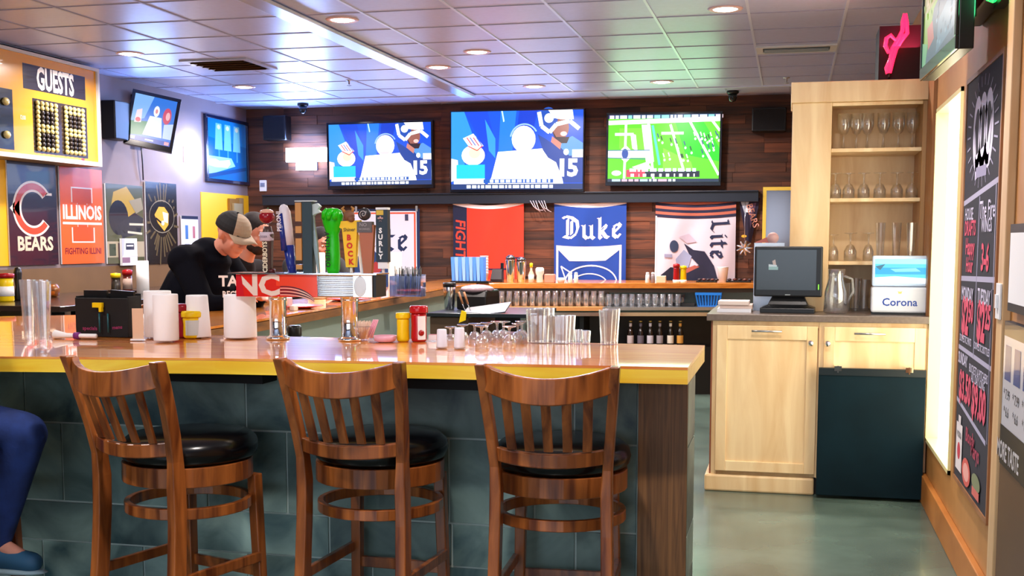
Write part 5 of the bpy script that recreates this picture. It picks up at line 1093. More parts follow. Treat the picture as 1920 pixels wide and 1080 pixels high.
t = thing('receipt_printer', 'black till printer with a curved pinkish-grey lid behind the glassware', 'printer', (oY(897, 560, 8.7).x, 8.7, TZ+.002), R(-10))
W2 = .125; MB().sect([(0, 0, 0, W2, .13), (0, 0, .10, W2, .13), (0, .01, .15, W2*.96, .11)]).build('body', M_black, t, bevel=.012)
MB().ell((.0, -.02, .155), W2*1.05, .13, .035, 24, 8).build('curved_lid', mat('pinkish_lid', '#b49aa4', .2, coat=.6), t)
t = thing('cocktail_shaker', 'steel cocktail shaker with black rim on the service station', 'shaker', (oY(843, 580, 8.62).x, 8.62, TZ+.002))
MB().lathe([(.035, 0), (.038, .004), (.047, .17), (.046, .175)], n=24).build('tin', M_steel, t); MB().lathe([(.050, .170), (.051, .20), (.045, .205), (0, .2)], n=24).build('rubber_rim', M_black, t)
for i, (dx, ds) in enumerate(((.10, 'left of two wooden-handled bar tools leaning on the service station'), (.14, 'right of two wooden-handled bar tools leaning on the service station'))):
    t = thing('bar_tool', ds, 'bar tool', (oY(843, 580, 8.42).x+dx, 8.32, TZ+.01)); MB().tube([(0, 0, .14), (.03, 0, .05)], .008, 8).build('handle', mat('tool_wood', '#a8714a', .5), t); MB().tube([(.03, 0, .05), (.05, 0, .0)], .010, 8, flat=.3).build('blade', M_steel, t)
tag(MB().prism([(0, 0), (.05, .02), (.055, .08), (.02, .09)], (oY(862, 600, 8.19).x, 8.165, oY(862, 605, 8.19).z), (1, 0, 0), (0, 0, 1), (0, .012, 0)).build('yellow_cloth', M_yel), 'bright yellow tag hanging on the front of the service station', 'tag')
# stack of blue menus
t = thing('cup_sleeve_rack', 'rack of upright blue folders at the left end of the back counter', 'rack', (oY(846, 520, 10.9).x, 10.99, BT))
MB().box(-.02, .36, -.05, .10, 0, .02).build('base', M_black, t)
bx = oY(850, 520, 10.95).x
for i in range(9): tag(MB().sect([(0, .01, 0, .014, .05), (-.006, .012, .23, .018, .055)]).build('blue_folder', mat('folder_%d' % (i % 2), ['#4b8cec', '#7fb2f6'][i % 2], .35), loc=(bx+.036*i+.0, 10.99, BT+.021)), 'one of nine matching upright blue folders packed in the rack on the back counter', 'folder', 'blue folders in the rack')
# ------------------------------------------------------------------ back counter things
def bc(px, dy):                       # point on the back counter, dy in from its front edge
    x = oY(px, 530, 11.4).x
    for _ in range(4): x = oY(px, 530, FE(x)+dy).x
    y = FE(x)+dy; return Vector((x, y, BT)), mpp((x, y, BT))
p, s = bc(908, .35); t = thing('cup_stack', 'tall stack of white foam cups behind the blue folders', 'cups', p)
for i in range(7): MB().lathe([(.030, 0), (.043, .09), (.045, .092), (.041, .09), (.028, .004)], (0, 0, i*.028), 20).build('foam_cup', M_white, t)
for px, h, lab in ((957, .27, 'left of two tall steel shaker tins on the back counter'), (977, .25, 'right of two tall steel shaker tins on the back counter')):
    p, s = bc(px, .2); t = thing('shaker_tin', lab, 'shaker', p)
    MB().lathe([(.036, 0), (.038, .004), (.050, h*.8), (.051, h*.82), (.048, h*.82)], n=24).build('tin', M_steel, t); MB().lathe([(.049, h*.825), (.045, h*.93), (.02, h), (0, h)], n=20).build('strainer_cap', mat('dark_steel', '#6c6a6e', .25, metal=1), t)
p, s = bc(932, .3); t = thing('card_terminal', 'black leather-look card terminal on the back counter before the orange banner', 'card terminal', p)
MB().sect([(0, 0, 0, .06, .04), (0, 0, .03, .06, .04), (0, .02, .13, .05, .02)]).build('body', mat('dark_brown_plastic', '#1e1418', .4), t, bevel=.006); MB().box(.025, .055, .04, .06, 0, .19).build('antenna_block', M_black, t)
p, s = bc(996, .12); t = thing('hot_sauce_bottle', 'small hot sauce bottle with yellow cap on the back counter', 'condiment bottle', p)
MB().lathe([(.026, 0), (.028, .01), (.026, .09), (.012, .12), (.011, .15)], n=18).build('glass_body', mat('sauce_glass', '#d9b39c', .15), t); MB().lathe([(.015, .15), (.016, .19), (0, .195)], n=14).build('cap', M_yel, t); MB().lathe([(.0285, .02), (.0275, .08)], n=18).build('label', M_paper, t)
p, s = bc(1012, .12); lathe_thing('cream_jar', 'rounded cream-coloured jar beside the hot sauce', 'jar', p, [(.03, 0), (.034, .01), (.03, .07), (.042, .10), (.042, .135), (.03, .15), (0, .15)], mat('cream_ceramic', '#e6dcd4', .3))
p, s = bc(1031, .14); tag(MB().box(-.05, .05, -.04, .04, 0, .085).build('packet_box', mat('pink_tan_box', '#c98c78', .5), loc=p, bevel=.008), 'squat pinkish box right of the cream jar', 'box')
p, s = bc(1052, .10); tag(MB().lathe([(.03, 0), (.045, .05), (.043, .05), (.028, .005), (0, .004)], n=20).build('portion_bowl', mat('white_pink_bowl', '#e6c8c8', .4), loc=p), 'small pale bowl on the back counter below the blue banner', 'bowl')
def shaker(px, lab, m):
    p, s = bc(px, .09); t = thing('salt_shaker', lab, 'shaker', p); MB().lathe([(.018, 0), (.022, .004), (.02, .065), (.017, .085)], n=16).build('body', m, t); MB().lathe([(.018, .086), (.016, .10), (0, .104)], n=16).build('lid', M_white, t)
shaker(1069, 'left white shaker of the pair below the blue banner', M_white); shaker(1080, 'right white shaker of the pair below the blue banner', M_white)
shaker(1214, 'white shaker left of a grey one, below the striped-top white banner', M_white); shaker(1224, 'grey shaker right of a white one, below the striped-top white banner', mat('grey_shaker', '#8c8488', .3))
p, s = bc(1240, .08); tag(MB().box(-.045, .045, -.03, .03, 0, .07).build('sugar_caddy', mat('cream_caddy', '#d8c4a4', .5), loc=p, bevel=.006), 'cream sugar caddy beside the grey shaker', 'caddy')
def bcb(px, h, m, lab, nm):
    p, s = bc(px, .1); t = thing(nm, lab, 'condiment bottle', p); MB().lathe([(.026, 0), (.031, .01), (.028, h*.7), (.03, h*.8)], n=18).build('body', m, t); MB().lathe([(.034, h*.80), (.033, h*.95), (0, h)], n=18).build('cap', m, t); MB().lathe([(.034, .0), (.0345, .03)], n=18).build('white_foot', M_white, t)
bcb(1268, .19, M_red, 'red ketchup bottle on the back counter in front of the striped-top white banner', 'ketchup_bottle'); bcb(1281, .17, M_yel, 'yellow mustard bottle on the back counter in front of the striped-top white banner', 'mustard_bottle')
p, s = bc(1355, .35); tag(MB().lathe([(.040, 0), (.055, .145), (.057, .15), (.052, .146), (.038, .005), (0, .004)], n=22).build('paper_cup', M_white, loc=p), 'tall white cup on the back counter at the right of the striped-top white banner', 'cup')
for i, (px, w_, lab) in enumerate(((1325, .10, 'dark clutter tray on the back counter left of the white cup'), (1385, .12, 'dark clutter tray on the back counter right of the white cup'))):
    p, s = bc(px, .3); t = thing('bar_mat_tray', lab, 'tray', p); MB().box(-w_, w_, -.06, .06, 0, .012).build('tray', M_blackm, t, bevel=.003)
    rn = random.Random(i)
    for k2 in range(5): MB().ell((-w_+.03+k2*w_*.42, rn.uniform(-.02, .02), .025), .022, .02, .013, 10, 6).build('wrapped_mint', mat('mint_%d' % (k2 % 2), ['#3a2a30', '#6a3a34'][k2 % 2], .3), t)
# glasses on the service shelf
gx = [(731+k_*1, 0) for k_ in range(0)]
cnt = 0
for i in range(26):
    x = -2.86+i*.072
    h = .15 if x < -1.72 else .12
    if x > -1.02: break
    for row in range(2):
        cnt += 1
        o_ = tag(MB().lathe(glass_prof(.024, .031, h-.01*row), n=12).build('pint_glass', M_glass, loc=(x+.03*row, FE(x)+.0+row*.09, SZ)), 'clear pint glass, one of the matching front row on the shelf under the back counter' if row == 0 else 'clear pint glass, one of the matching rear row on the shelf under the back counter', 'glass', 'front row of shelf glasses' if row == 0 else 'rear row of shelf glasses')
p = oY(1328, 575, FE(-.75)-.0); t = thing('plastic_basket', 'small bright blue plastic basket on the steel shelf near the cabinet', 'basket', (p.x, FE(p.x)+.06, SZ))
bk = MB(); W_ = .12
for i in range(9):
    a = i/8; bk.sect([(-W_*.8+a*W_*1.6, -.06, 0, .006, .003), (-W_+a*W_*2, -.075, .12, .006, .003)]); bk.sect([(-W_*.8+a*W_*1.6, .06, 0, .006, .003), (-W_+a*W_*2, .075, .12, .006, .003)])
bk.box(-W_*.82, W_*.82, -.062, .062, 0, .01).build('basket_body', mat('bright_blue', '#1878d8', .35), t)
MB().band([(-W_-.005, -.08, .11, .135), (W_+.005, -.08, .11, .135), (W_+.005, .08, .11, .135), (-W_-.005, .08, .11, .135)], .006, closed=True).build('rim', mat('bright_blue', '#1878d8', .35), t)
tag(MB().box(-.15, .15, -.05, .05, 0, .03).build('black_tray', M_blackm, loc=(oY(1275, 570, 11.5).x, FE(oY(1275, 570, 11.5).x)+.06, SZ+.001), bevel=.004), 'low black tray on the steel shelf left of the blue basket', 'tray')

# ------------------------------------------------------------------ worktop things
def wt_(px, y): return Vector((oY(px, 560, y).x, y, CT))
t = thing('till_monitor', 'black point-of-sale monitor on a wide foot on the worktop', 'monitor', wt_(1477, 7.14), R(-3))
s = mpp((0.0, 7.14, 1.2)); W2 = 62*s; zt_ = oY(1477, 462, 7.14).z-CT; zb_ = oY(1477, 556, 7.14).z-CT
MB().box(-W2, W2, -.03, .02, zb_, zt_).build('screen_housing', M_black, t, bevel=.008)
A = Art((-W2+.015, -.0315, zt_-.02), (2*W2-.05, 0, 0), (0, 0, -(zt_-zb_-.06))); A.lay = .0003; A.rect(0, 0, 1, 1, '#22323a'); A.poly([(.20, .42), (.36, .42), (.36, .50), (.20, .50)], '#9fc4bc'); A.poly([(.26, .28), (.31, .24), (.33, .40), (.28, .40)], '#d8b8a8'); A.poly([(.2, .36), (.34, .38), (.34, .42), (.2, .42)], '#dfe8e8'); A.build('display', colmat('dim_screen', .2, emit=.6, coat=0), t)
MB().sect([(0, .03, .0, W2*.8, .09), (0, .03, .03, W2*.8, .09), (0, .05, .045, W2*.6, .05), (0, .05, zb_+.03, W2*.4, .02)]).build('foot', M_black, t, bevel=.004)
MB().box(W2-.022, W2-.018, -.0325, -.0315, .14, .17).build('status_light', mat('green_led', '#60ff40', .3, emit='#80ff30', es=2), t)
MB().box(-.015, .015, -.0312, -.0302, zb_+.009, zb_+.014).build('logo', mat('grey_ink', '#9aa2a8', .4), t)
for i in range(2): pass
p = wt_(1440, 7.26); t = thing('candy_ornament', 'pale glittery ornament with red and white pieces behind the monitor', 'ornament', (p.x, 7.36, CT))
MB().box(-.09, .09, -.02, .02, 0, zt_+.02).build('stand', mat('silver_panel', '#c8d4e4', .3, metal=.3), t)
MB().lathe([(0, -.012), (.035, -.012), (.035, .012), (0, .012)], (.02, 0, zt_+.05), 18, T=Matrix.Rotation(PI/2, 4, 'X')).build('round_rosette', mat('rosette_pink', '#c8a0a0', .4), t)
MB().prism([(-.09, 0), (.01, .045), (.02, 0)], (0, -.01, zt_+.022), (1, 0, 0), (0, 0, 1), (0, .02, 0)).build('red_wedge', mat('rosette_red', '#b06058', .4), t)
for i, (dx, dy, rz, w_, ds) in enumerate(((0, 0, 0, .10, 'lowest'), (.01, .01, .1, .095, 'middle'), (-.005, 0, -.08, .09, 'top'))):
    p = wt_(1378, 7.2)
    tag(MB().box(-w_, w_, -.11, .11, i*.022, i*.022+.021).build('paper_stack', mat('paper_%d' % i, ['#dfe2ee', '#c9b4ae', '#d6c8c4'][i], .7), loc=(p.x+dx, 7.22+dy, CT)), ds+' bundle of papers piled left of the till monitor', 'papers')
def pitcher(p, h, r, label, handle=1):
    t = thing('glass_pitcher', label, 'pitcher', p)
    MB().lathe([(0, 0), (r*.8, 0), (r, .01), (r*.92, h*.5), (r*.62, h*.8), (r*.72, h), (r*.69, h), (r*.59, h*.8), (r*.89, h*.5), (r*.9, .015), (0, .012)], n=24).build('jug', M_glass, t)
    MB().tube([(r*.62, 0, h*.85), (r*1.3, 0, h*.78), (r*1.4, 0, h*.5), (r*.95, 0, h*.25)], .007, 8).build('handle', M_glass, t)
pitcher(wt_(1567, 7.12), .26, .07, 'clear glass pitcher on the worktop between the monitor and the lit napkin box')
G_N = 'glasses in the niche on the worktop'
for i, (px, y, h, ds) in enumerate(((1586, 7.42, .17, 'short glass in the worktop niche just behind the pitcher'), (1605, 7.40, .2, 'glass in the worktop niche midway between pitcher and napkin box'), (1620, 7.44, .19, 'glass in the worktop niche close beside the napkin box'))): glass(wt_(px, y), .026, .036, h, ds, 'beer_glass', grp=G_N)
# Corona napkin box
t = thing('napkin_box', 'silver-white napkin box with blue lettering and a lit blue beach panel on top', 'napkin box', wt_(1686, 7.12), R(-2))
s = mpp((.6, 7.12, 1.2)); W2 = 51*s; h = 110*s; hm = h*.47
MB().box(-W2, W2, -.06, .08, .012, hm).build('lower_box', mat('silver_white', '#d6dbe6', .3), t, bevel=.012); MB().box(-W2*.98, W2*.98, -.058, .078, 0, .0115).build('foot', M_black, t)
MB().box(-W2*.98, W2*.98, -.03, .03, hm+.003, h).build('upper_panel', mat('pale_blue_frame', '#c4d8ee', .3), t, bevel=.01)
A = Art((-W2*.88, -.0315, h-.02), (W2*1.76, 0, 0), (0, 0, -(h-hm-.04))); A.lay = .0003; A.rect(0, 0, 1, 1, '#54c4ee'); A.rect(0, .35, 1, .62, '#2fa0d0'); A.rect(0, 0, 1, .2, '#9fdcf4'); A.poly([(0, .3), (.2, .2), (.1, .45)], '#3c6c80'); A.poly([(0, .75), (.4, .7), (1, .78), (1, 1), (0, 1)], '#f4fbff'); A.poly([(.3, .4), (.8, .36), (.9, .5), (.4, .52)], '#7fe0e8'); A.build('lit_panel', colmat('lit_panel', .3, emit=1.5), t)
MB().text('Corona', (.0, -.0605, hm*.45), (1, 0, 0), (0, 0, 1), .062, .001, sx=1.0, bold=.015, n=(0, -1, 0)).build('lettering', mat('deep_blue_ink', '#123f9c', .4), t)
MB().text('w', (.0, -.0605, hm*.82), (1, 0, 0), (0, 0, 1), .03, .001, bold=.03, n=(0, -1, 0)).build('crown_mark', mat('crown_gold', '#c8c860', .4), t)
# glasses in the cabinet
yG = UF+.14
def cabrow(zs, items, grp):
    for px, kind, h, r, ds in items:
        x = oY(px, 400, yG).x; p = Vector((x, yG if kind != 'b' else yG+.15, zs))
        if kind == 'u': stem(0, h, 0, r*2, ds, z=None, grp=grp, p=p, s=1)       # upturned
        elif kind == 's': stem(0, h, 0, r*2, ds, up_=True, z=None, grp=grp, p=p, s=1, name='stemmed_glass')
        else: glass(p, r*.7, r, h, ds, 'tall_glass', grp=grp)
O = ['leftmost', 'second', 'third', 'fourth', 'fifth', 'sixth']
cabrow(shz[0], [(px, 's', .215, .045, O[i]+' large goblet from the left on the top cabinet shelf') for i, px in enumerate((1578, 1602, 1622, 1652, 1680, 1706))], 'goblets on the top cabinet shelf')
cabrow(shz[1], [(px, 'u', .155, .043, O[i]+' upturned wine glass from the left on the middle cabinet shelf') for i, px in enumerate((1565, 1590, 1618, 1648, 1680, 1708))], 'upturned wine glasses on the middle cabinet shelf')
cabrow(shz[2], [(1564, 'u', .16, .038, 'leftmost upturned stem glass on the lowest cabinet shelf'), (1596, 'u', .17, .045, 'second upturned stem glass on the lowest cabinet shelf'), (1630, 'u', .17, .038, 'third upturned stem glass on the lowest cabinet shelf'), (1652, 't', .23, .03, 'left tall flute glass on the lowest cabinet shelf'), (1682, 't', .23, .03, 'middle tall flute glass on the lowest cabinet shelf'), (1710, 't', .23, .03, 'right tall flute glass on the lowest cabinet shelf')], 'glasses on the lowest cabinet shelf')

# ------------------------------------------------------------------ far left tables
tb = thing('high_table', 'dark high table against the brown left wall', 'table', (-5.35, 7.9, 0))
MB().box(-.62, .62, -1.0, 1.0, 1.0, 1.04).build('tabletop', mat('dark_tabletop', '#2a1e1c', .2, coat=.5), tb, bevel=.004)
for x in (-.5, .5):
    for y in (-.85, .85): MB().box(x-.03, x+.03, y-.03, y+.03, 0, 1.0).build('leg', M_blackm, tb)
MB().box(-.5, .5, -.02, .02, .5, .56).build('stretcher', M_blackm, tb)
tb2 = dup(tb, (-5.35, 10.35, 0), 0, 'second dark high table further along the brown left wall')
def tset(px, py, z=1.04, x=-5.2): 
    p = oX(px, py, x); p.z = z; return p
p = tset(12, 560, x=-5.5); t = thing('mustard_bottle', 'yellow mustard bottle with red cap and white label on the dark table at far left', 'condiment bottle', p)
MB().lathe([(.05, 0), (.055, .01), (.05, .12), (.052, .17)], n=20).build('body', M_yel, t); MB().lathe([(.06, .171), (.06, .2), (0, .205)], n=20).build('cap', M_red, t); MB().lathe([(.056, .04), (.053, .11)], n=20).build('label', M_paper, t)
p = tset(35, 560, x=-5.5); lathe_thing('pepper_mill', 'dark slim pepper mill beside the red-capped mustard at far left', 'mill', p, [(.03, 0), (.034, .01), (.02, .1), (.03, .2), (.02, .24), (0, .245)], M_black)
p = tset(98, 550, x=-5.6); t = thing('amber_candle', 'amber glass candle holder glinting on the dark table', 'candle holder', p)
MB().lathe([(.03, 0), (.05, .01), (.06, .06), (.04, .10), (.037, .1), (.055, .06), (.045, .015), (0, .012)], n=18).build('glass_cup', mat('amber_glass', '#b5702c', .1, trans=.6), t); MB().lathe([(.02, .015), (.02, .04), (0, .042)], n=12).build('candle', mat('wax', '#f0d8a0', .5, emit='#ffb050', es=1.0), t)
p = tset(218, 560, x=-5.5); t = thing('mustard_bottle', 'yellow-capped mustard bottle on the second dark table behind the menu caddy', 'condiment bottle', p)
MB().lathe([(.035, 0), (.04, .01), (.036, .13)], n=16).build('body', mat('dark_sauce', '#2c2620', .3), t); MB().lathe([(.042, .131), (.042, .165), (0, .17)], n=16).build('cap', M_yel, t)
p = tset(240, 560, x=-5.45); t = thing('ketchup_bottle', 'red-capped ketchup bottle on the second dark table', 'condiment bottle', p)
MB().lathe([(.035, 0), (.04, .01), (.036, .15)], n=16).build('body', mat('brown_sauce', '#6a2c24', .3), t); MB().lathe([(.042, .151), (.042, .19), (0, .2)], n=16).build('cap', M_red, t); MB().lathe([(.041, .03), (.038, .12)], n=16).build('label', mat('tan_label', '#b0988c', .6), t)
p = tset(268, 540, x=-5.3); t = thing('paper_towel_roll', 'slim white paper roll on the second dark table, below the helmet banner', 'paper roll', p)
MB().lathe([(.02, 0), (.052, 0), (.05, .27), (.02, .27)], n=24).build('paper', M_paper, t)
p = tset(322, 552, x=-5.2); p.y = max(p.y, 9.5); tag(MB().ell((0, 0, .04), .06, .05, .04, 16, 8).box(-.04, .04, -.04, .04, 0, .01).build('black_bowl', M_black, loc=p), 'small black covered bowl behind the man in the cap', 'bowl')
# ================================================================== PEOPLE
skin = mat('skin', '#c98a76', .5, noise=.06, nscale=14)
def remesh(o, v, sm=6):
    r_ = o.modifiers.new('remesh', 'REMESH'); r_.mode = 'VOXEL'; r_.voxel_size = v; r_.use_smooth_shade = True
    s_ = o.modifiers.new('smooth', 'SMOOTH'); s_.factor = .5; s_.iterations = sm
def head(mb, c, T, sc=1.0, part='skin'):
    # local head: face toward +Y, up +Z, centre at middle of skull; T rotates it
    def P(x, y, z): return Vector(c)+T @ (Vector((x, y, z))*sc)
    E_ = lambda x, y, z, a, b_, d: mb.ell(P(x, y, z), a*sc, b_*sc, d*sc, 18, 12, T=T)
    E_(0, -.005, .03, .076, .095, .085); E_(0, .02, -.035, .062, .070, .075); E_(0, .048, -.085, .034, .032, .028); E_(0, .0, -.06, .058, .055, .045)
    mb.cap(P(0, .088, .015), P(0, .108, -.022), .009*sc, .014*sc, 10); E_(-.013, .098, -.027, .009, .010, .008); E_(.013, .098, -.027, .009, .010, .008)
    E_(0, .080, .036, .05, .014, .010)
    for s_ in (-1, 1): E_(s_*.076, -.005, .0, .010, .018, .032); E_(s_*.034, .066, -.025, .022, .018, .02)
    E_(0, .086, -.053, .024, .010, .0055); E_(0, .084, -.064, .021, .010, .006)
    return P
def hand(mb, w, d, upv, side, sc=1.0, curl=.5):
    # w wrist point, d direction, upv back-of-hand normal, side thumb side (+1/-1)
    w = Vector(w); d = Vector(d).normalized(); n = Vector(upv); n = (n-d*n.dot(d)).normalized(); x = d.cross(n)*side
    for i, (o, l_) in enumerate(((-.028, .072), (-.010, .082), (.010, .076), (.028, .060))):
        a = w+d*.085*sc-x*o*sc; mb.cap(w+d*.01-x*o*.5*sc, a, .015*sc, .012*sc, 8)
        b_ = a+(d*math.cos(curl*.5)-n*math.sin(curl*.5))*l_*.5*sc; c2 = b_+(d*math.cos(curl*1.3)-n*math.sin(curl*1.3))*l_*.5*sc
        mb.cap(a, b_, .0095*sc, .0088*sc, 8); mb.cap(b_, c2, .0088*sc, .0075*sc, 8)
    a = w+d*.03*sc+x*.03*sc; b_ = a+(d*.7+x*.6-n*.2).normalized()*.04*sc; c2 = b_+(d*.9+x*.2-n*.3).normalized()*.03*sc
    mb.cap(w+d*.01, a, .016*sc, .013*sc, 8); mb.cap(a, b_, .012*sc, .010*sc, 8); mb.cap(b_, c2, .010*sc, .008*sc, 8)
def person(label, loc, rz, J, top, pants, shoes, headT, hair=None, cap=None, beard=False, sc=1.0, bulk=1.0):
    """J: joint positions in the figure's own frame (facing +Y)"""
    t = thing('person', label, 'person', loc, rz)
    J = {k_: Vector(v) for k_, v in J.items()}
    b_ = MB(); P = head(b_, J['head'], headT, sc)
    b_.cap(J['neck'], J['head']+headT @ Vector((0, -.02, -.05)), .058, .055)
    b_.cap(J['pelvis'], J['chest'], .12, .12); 
    for s_, n_ in ((-1, 'L'), (1, 'R')):
        sh_, el, wr = J['sh'+n_], J['el'+n_], J['wr'+n_]; b_.cap(J['chest'], sh_, .09, .05); b_.cap(sh_, el, .046, .038); b_.cap(el, wr, .038, .026)
        hd = (J.get('hd'+n_) or (wr+(wr-el).normalized())) ; hand(b_, wr, hd-wr, J.get('up', Vector((0, 0, 1))), -s_)
        hp, kn, an = J['hp'+n_], J['kn'+n_], J['an'+n_]; b_.cap(J['pelvis'], hp, .10, .08); b_.cap(hp, kn, .075, .052); b_.cap(kn, an, .05, .036); b_.cap(an, an+Vector((0, .13, -.05)), .035, .025)
    o = b_.build('body', skin, t); remesh(o, .007, 4)
    # eyes, brows
    e_ = MB()
    for s_ in (-1, 1): e_.ell(P(s_*.030, .0775, .008), .012*sc, .010*sc, .008*sc, 12, 8, 0, T=headT); e_.ell(P(s_*.030, .0865, .007), .005*sc, .003*sc, .005*sc, 10, 6, 1, T=headT)
    e_.build('eyes', [mat('eye_white', '#e4ddd8', .3), mat('eye_dark', '#2a1c14', .2)], t)
    e_ = MB()
    for s_ in (-1, 1): e_.cap(P(s_*.016, .092, .030), P(s_*.045, .082, .032), .0045*sc, .003*sc, 8)
    e_.build('eyebrows', mat('brow_brown', '#3c2a20', .8), t)
    # shirt
    kb = bulk; c_ = MB(); c_.cap(J['pelvis'], J['chest'], .165*kb, .165*kb, 16); m_ = (J['shL']+J['shR'])/2
    c_.cap(J['chest'], m_+(J['neck']-m_)*.3, .16*kb, .10*kb, 16); c_.cap(J['shL'], J['shR'], .075*kb, .075*kb, 14); c_.cap(m_, J['neck']-(J['neck']-m_)*.25, .085, .068, 14)
    if bulk > 1.1: c_.tube([J['neck']+Vector((.095*math.cos(a), -.03+.085*math.sin(a), -.03-.03*math.sin(a))) for a in [2*PI*i/16 for i in range(16)]], .035, 10, closed=True)
    for n_ in 'LR': c_.cap(J['sh'+n_], J['el'+n_], .075*(kb*.5+.5), .060*(kb*.5+.5), 14); c_.cap(J['el'+n_], J['wr'+n_]+(J['el'+n_]-J['wr'+n_])*.12, .060, .042, 14); c_.cap(J['chest'], J['sh'+n_], .14, .07, 14)
    o = c_.build('jacket', top, t); remesh(o, .012, 5)
    c_ = MB(); 
    for n_ in 'LR': c_.cap(J['pelvis'], J['hp'+n_], .15, .11, 16); c_.cap(J['hp'+n_], J['kn'+n_], .100, .078, 16); c_.cap(J['kn'+n_], J['an'+n_]+Vector((0, 0, .02)), .076, .062, 16)
    o = c_.build('trousers', pants, t); remesh(o, .012, 4)
    for n_ in 'LR':
        an = J['an'+n_]; q = MB(); q.cap(an+Vector((0, -.03, -.045)), an+Vector((0, .15, -.06)), .045, .038, 14); q.ell(an+Vector((0, .0, -.02)), .05, .055, .05)
        fl = J['fl'] if 'fl' in J else None
        o = q.build('shoe', shoes, t); remesh(o, .01, 3)
        MB().ell(an+Vector((0, .06, -.092)), .05, .15, .014, 20, 6).build('sole', mat('pale_sole', '#9ab8c4', .5), o)
    if hair:
        h_ = MB(); h_.ell(P(0, -.018, .045), .084*sc, .098*sc, .085*sc, 20, 12, T=headT); h_.ell(P(0, -.055, -.01), .078*sc, .055*sc, .075*sc, 16, 10, T=headT); h_.build('hair', mat('hair_'+hair, '#'+hair, .8, noise=.3, nscale=60), t)
    if beard:
        h_ = MB(); h_.ell(P(0, .052, -.085), .045*sc, .046*sc, .042*sc, 16, 10, T=headT); h_.ell(P(0, .02, -.075), .062*sc, .055*sc, .045*sc, 16, 10, T=headT); h_.build('beard', mat('hair_2a1a14', '#2a1a14', .9, noise=.3, nscale=60), t)
    if cap:
        h_ = MB(); prof = [(math.cos(a)*1.0, math.sin(a)) for a in [R(-8+14*i) for i in range(8)]]
        vs = []; fs = []; n = 32
        for r_, z in prof:
            for i in range(n): a = 2*PI*i/n; vs.append(P(.088*r_*math.cos(a), -.008+.107*r_*math.sin(a), .040+.083*z))
        for j in range(len(prof)-1):
            for i in range(n): fs.append((j*n+i, j*n+(i+1) % n, (j+1)*n+(i+1) % n, (j+1)*n+i))
        front = [f for f in fs if True]
        for f in fs:
            a = (f[0] % n)/n*360; h_.add([vs[i] for i in f], [(0, 1, 2, 3)], 1 if 40 < a < 140 else 0, None, True)
        h_.add([vs[i] for i in range((len(prof)-1)*n, len(prof)*n)], [tuple(range(n))], 0)
        o = h_.build('cap', [mat('cap_black', cap[0], .8), mat('cap_tan', cap[1], .8)], t)
        br_ = MB(); vs = []; fs = []; m2 = 14
        for i in range(m2+1):
            a = R(30+120*i/m2); vs += [P(.086*math.cos(a), -.008+.102*math.sin(a), .030), P(.088*math.cos(a), .045+.125*math.sin(a), .030-.018*abs(math.cos(a))*2+.004)]
        for i in range(m2): fs.append((2*i, 2*i+1, 2*i+3, 2*i+2))
        br_.add(vs, fs, 0, None, True); ob = br_.build('brim', mat('cap_tan', cap[1], .8), o); sd = ob.modifiers.new('solid', 'SOLIDIFY'); sd.thickness = .005
        MB().ell(P(0, -.008, .125), .008, .008, .004, 10, 6).build('button', mat('cap_black', cap[0], .8), o)
    return t, P
def RX(a): return Matrix.Rotation(R(a), 3, 'X')
def RZ(a): return Matrix.Rotation(R(a), 3, 'Z')
black = mat('black_hoodie', '#090b14', .95, spec=.1); jeans = mat('blue_jeans', '#17306c', .85, noise=.3, nscale=14, bump=.3); brownp = mat('dark_trousers', '#1c1c22', .8); shoem = mat('dark_shoe', '#14181e', .6)
def seatedJ(lean, headdrop=0, ty=.45, tz=.0, wide=.20):
    return dict(pelvis=(0, 0, .88), chest=(0, .10+lean*.55, 1.17), neck=(0, .13+lean, 1.34-headdrop*.5), head=(0, .19+lean*1.25, 1.49-headdrop), shL=(-wide, .10+lean*.85, 1.28), shR=(wide, .10+lean*.85, 1.28),
                elL=(-wide-.05, .25+lean*.8, 1.10+tz), elR=(wide+.05, .25+lean*.8, 1.10+tz), wrL=(-.16, ty+.02, 1.125+tz), wrR=(.16, ty+.02, 1.125+tz), hpL=(-.10, .03, .86), hpR=(.10, .03, .86), knL=(-.17, .43, .80), knR=(.17, .43, .80), anL=(-.15, .36, .40), anR=(.15, .36, .40))
# man in the cap, facing the bar (toward +X) and looking down
hc = oY(436, 440, 6.45)
J = seatedJ(.20, .0, .50); rz = R(-90-8)
dy = .19+.20*1.25; loc = Vector((hc.x-dy*math.cos(R(8)), hc.y+dy*math.sin(R(8)), hc.z-1.49))
loc.z = 0; J['head'] = (0, dy, hc.z); J.update(shL=(-.20, .235, 1.36), shR=(.20, .235, 1.36), neck=(0, .315, 1.40), chest=(0, .20, 1.19))
t, P = person('man in black sweatshirt and black and tan cap leaning over the bar', loc, rz, J, black, brownp, shoem, RZ(-14) @ RX(-26), hair=None, cap=('#0d0e14', '#a08c78'), sc=1.12, bulk=1.28)
q = MB(); q.text('TA', (0, 0, 0), (1, 0, 0), (0, 0, 1), .085, 0, bold=.03, n=(0, -1, 0)); q.text("REC'N", (0.02, 0, -.075), (1, 0, 0), (0, 0, 1), .05, 0, sx=.8, bold=.03, n=(0, -1, 0))
o = q.build('shirt_lettering', M_paper, t)
a = oY(428, 528, 6.22); b_ = Vector(a); b_.z = a.z
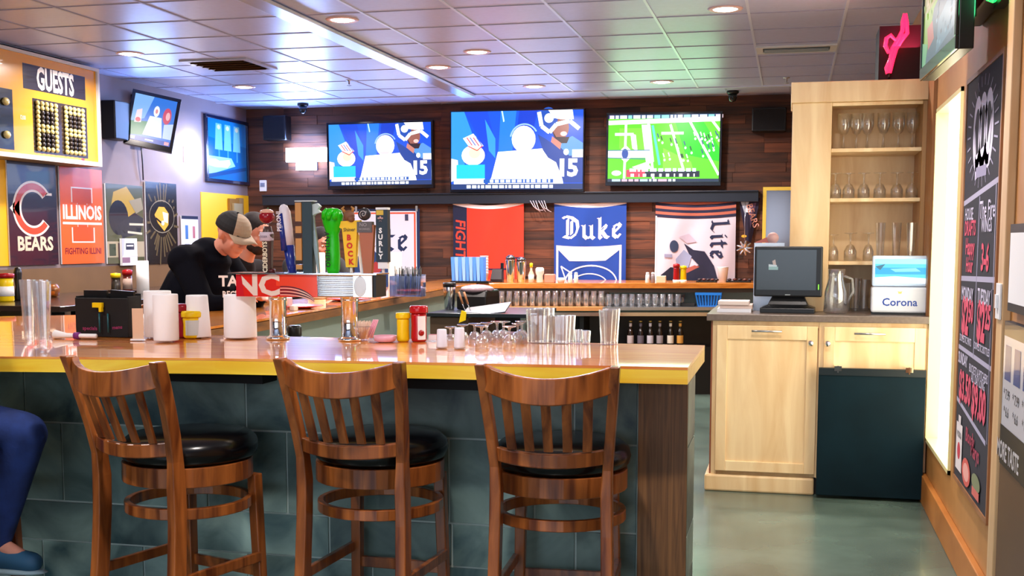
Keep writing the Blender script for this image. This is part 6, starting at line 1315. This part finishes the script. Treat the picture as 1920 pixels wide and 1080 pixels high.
o.parent = t; inv = (Matrix.Translation(loc) @ Matrix.Rotation(rz, 4, 'Z')).inverted(); o.matrix_local = inv @ Matrix.Translation(a) @ Matrix.Rotation(R(18), 4, 'Z')
# bearded man behind him
hc = oY(478, 437, 7.15); J = seatedJ(.12, .0, .45); dy = .19+.12*1.25; J['head'] = (0, dy, hc.z); loc2 = Vector((hc.x-dy*math.cos(R(12)), hc.y+dy*math.sin(R(12)), 0))
person('bearded man in a dark jacket seated behind the man in the cap', loc2, R(-90-12), J, mat('dark_grey_jacket', '#1d1a1e', .9, spec=.15), brownp, shoem, RZ(-8) @ RX(-18), hair='1a1216', beard=True, sc=1.05)
# person further along, seen between taps
hc = oY(603, 458, 8.7); J = seatedJ(.10, .0, .45); dy = .19+.10*1.25; J['head'] = (0, dy, hc.z); loc3 = Vector((hc.x-dy*math.cos(R(40)), hc.y+dy*math.sin(R(40)), 0))
person('dark-haired person in black seen between the tap handles, looking down', loc3, R(-90-40), J, mat('black_top', '#0e0c12', .8), brownp, shoem, RZ(0) @ RX(-14), hair='120c12', sc=1.05)
for l_, r_, ds in ((loc, R(-98), 'bar stool under the man in the cap'), (loc2, R(-102), 'bar stool under the bearded man'), (loc3, R(-130), 'bar stool under the dark-haired person')):
    dup(st0, (l_[0], l_[1], 0), r_, ds, 'occupied bar stools')
# person in jeans at the left edge, sitting sideways toward the right
kn = oY(-4, 800, 3.42)
J = seatedJ(.0, .0, .30); J.update(knL=(-.14, .44, .80), knR=(.14, .40, .80), anL=(-.14, .30, .40), anR=(.14, .27, .42))
J['head'] = (0, .1, 1.52); J.update(elL=(-.26, -.02, 1.05), elR=(.26, -.02, 1.05), wrL=(-.15, .17, .99), wrR=(.15, .17, .99))
loc4 = Vector((kn.x-.44, 3.42, 0))
person('person in blue jeans sitting at the left edge, only knee and shin in view', loc4, R(-90), J, mat('grey_top', '#3a3f4c', .8), jeans, mat('blue_shoe', '#2c5a7c', .6), RZ(0) @ RX(0), hair='3a2418')
dup(st0, (loc4.x+.13, 3.50, 0), R(-4), 'bar stool at the left edge under the person in jeans', 'wooden bar stools along the near bar')
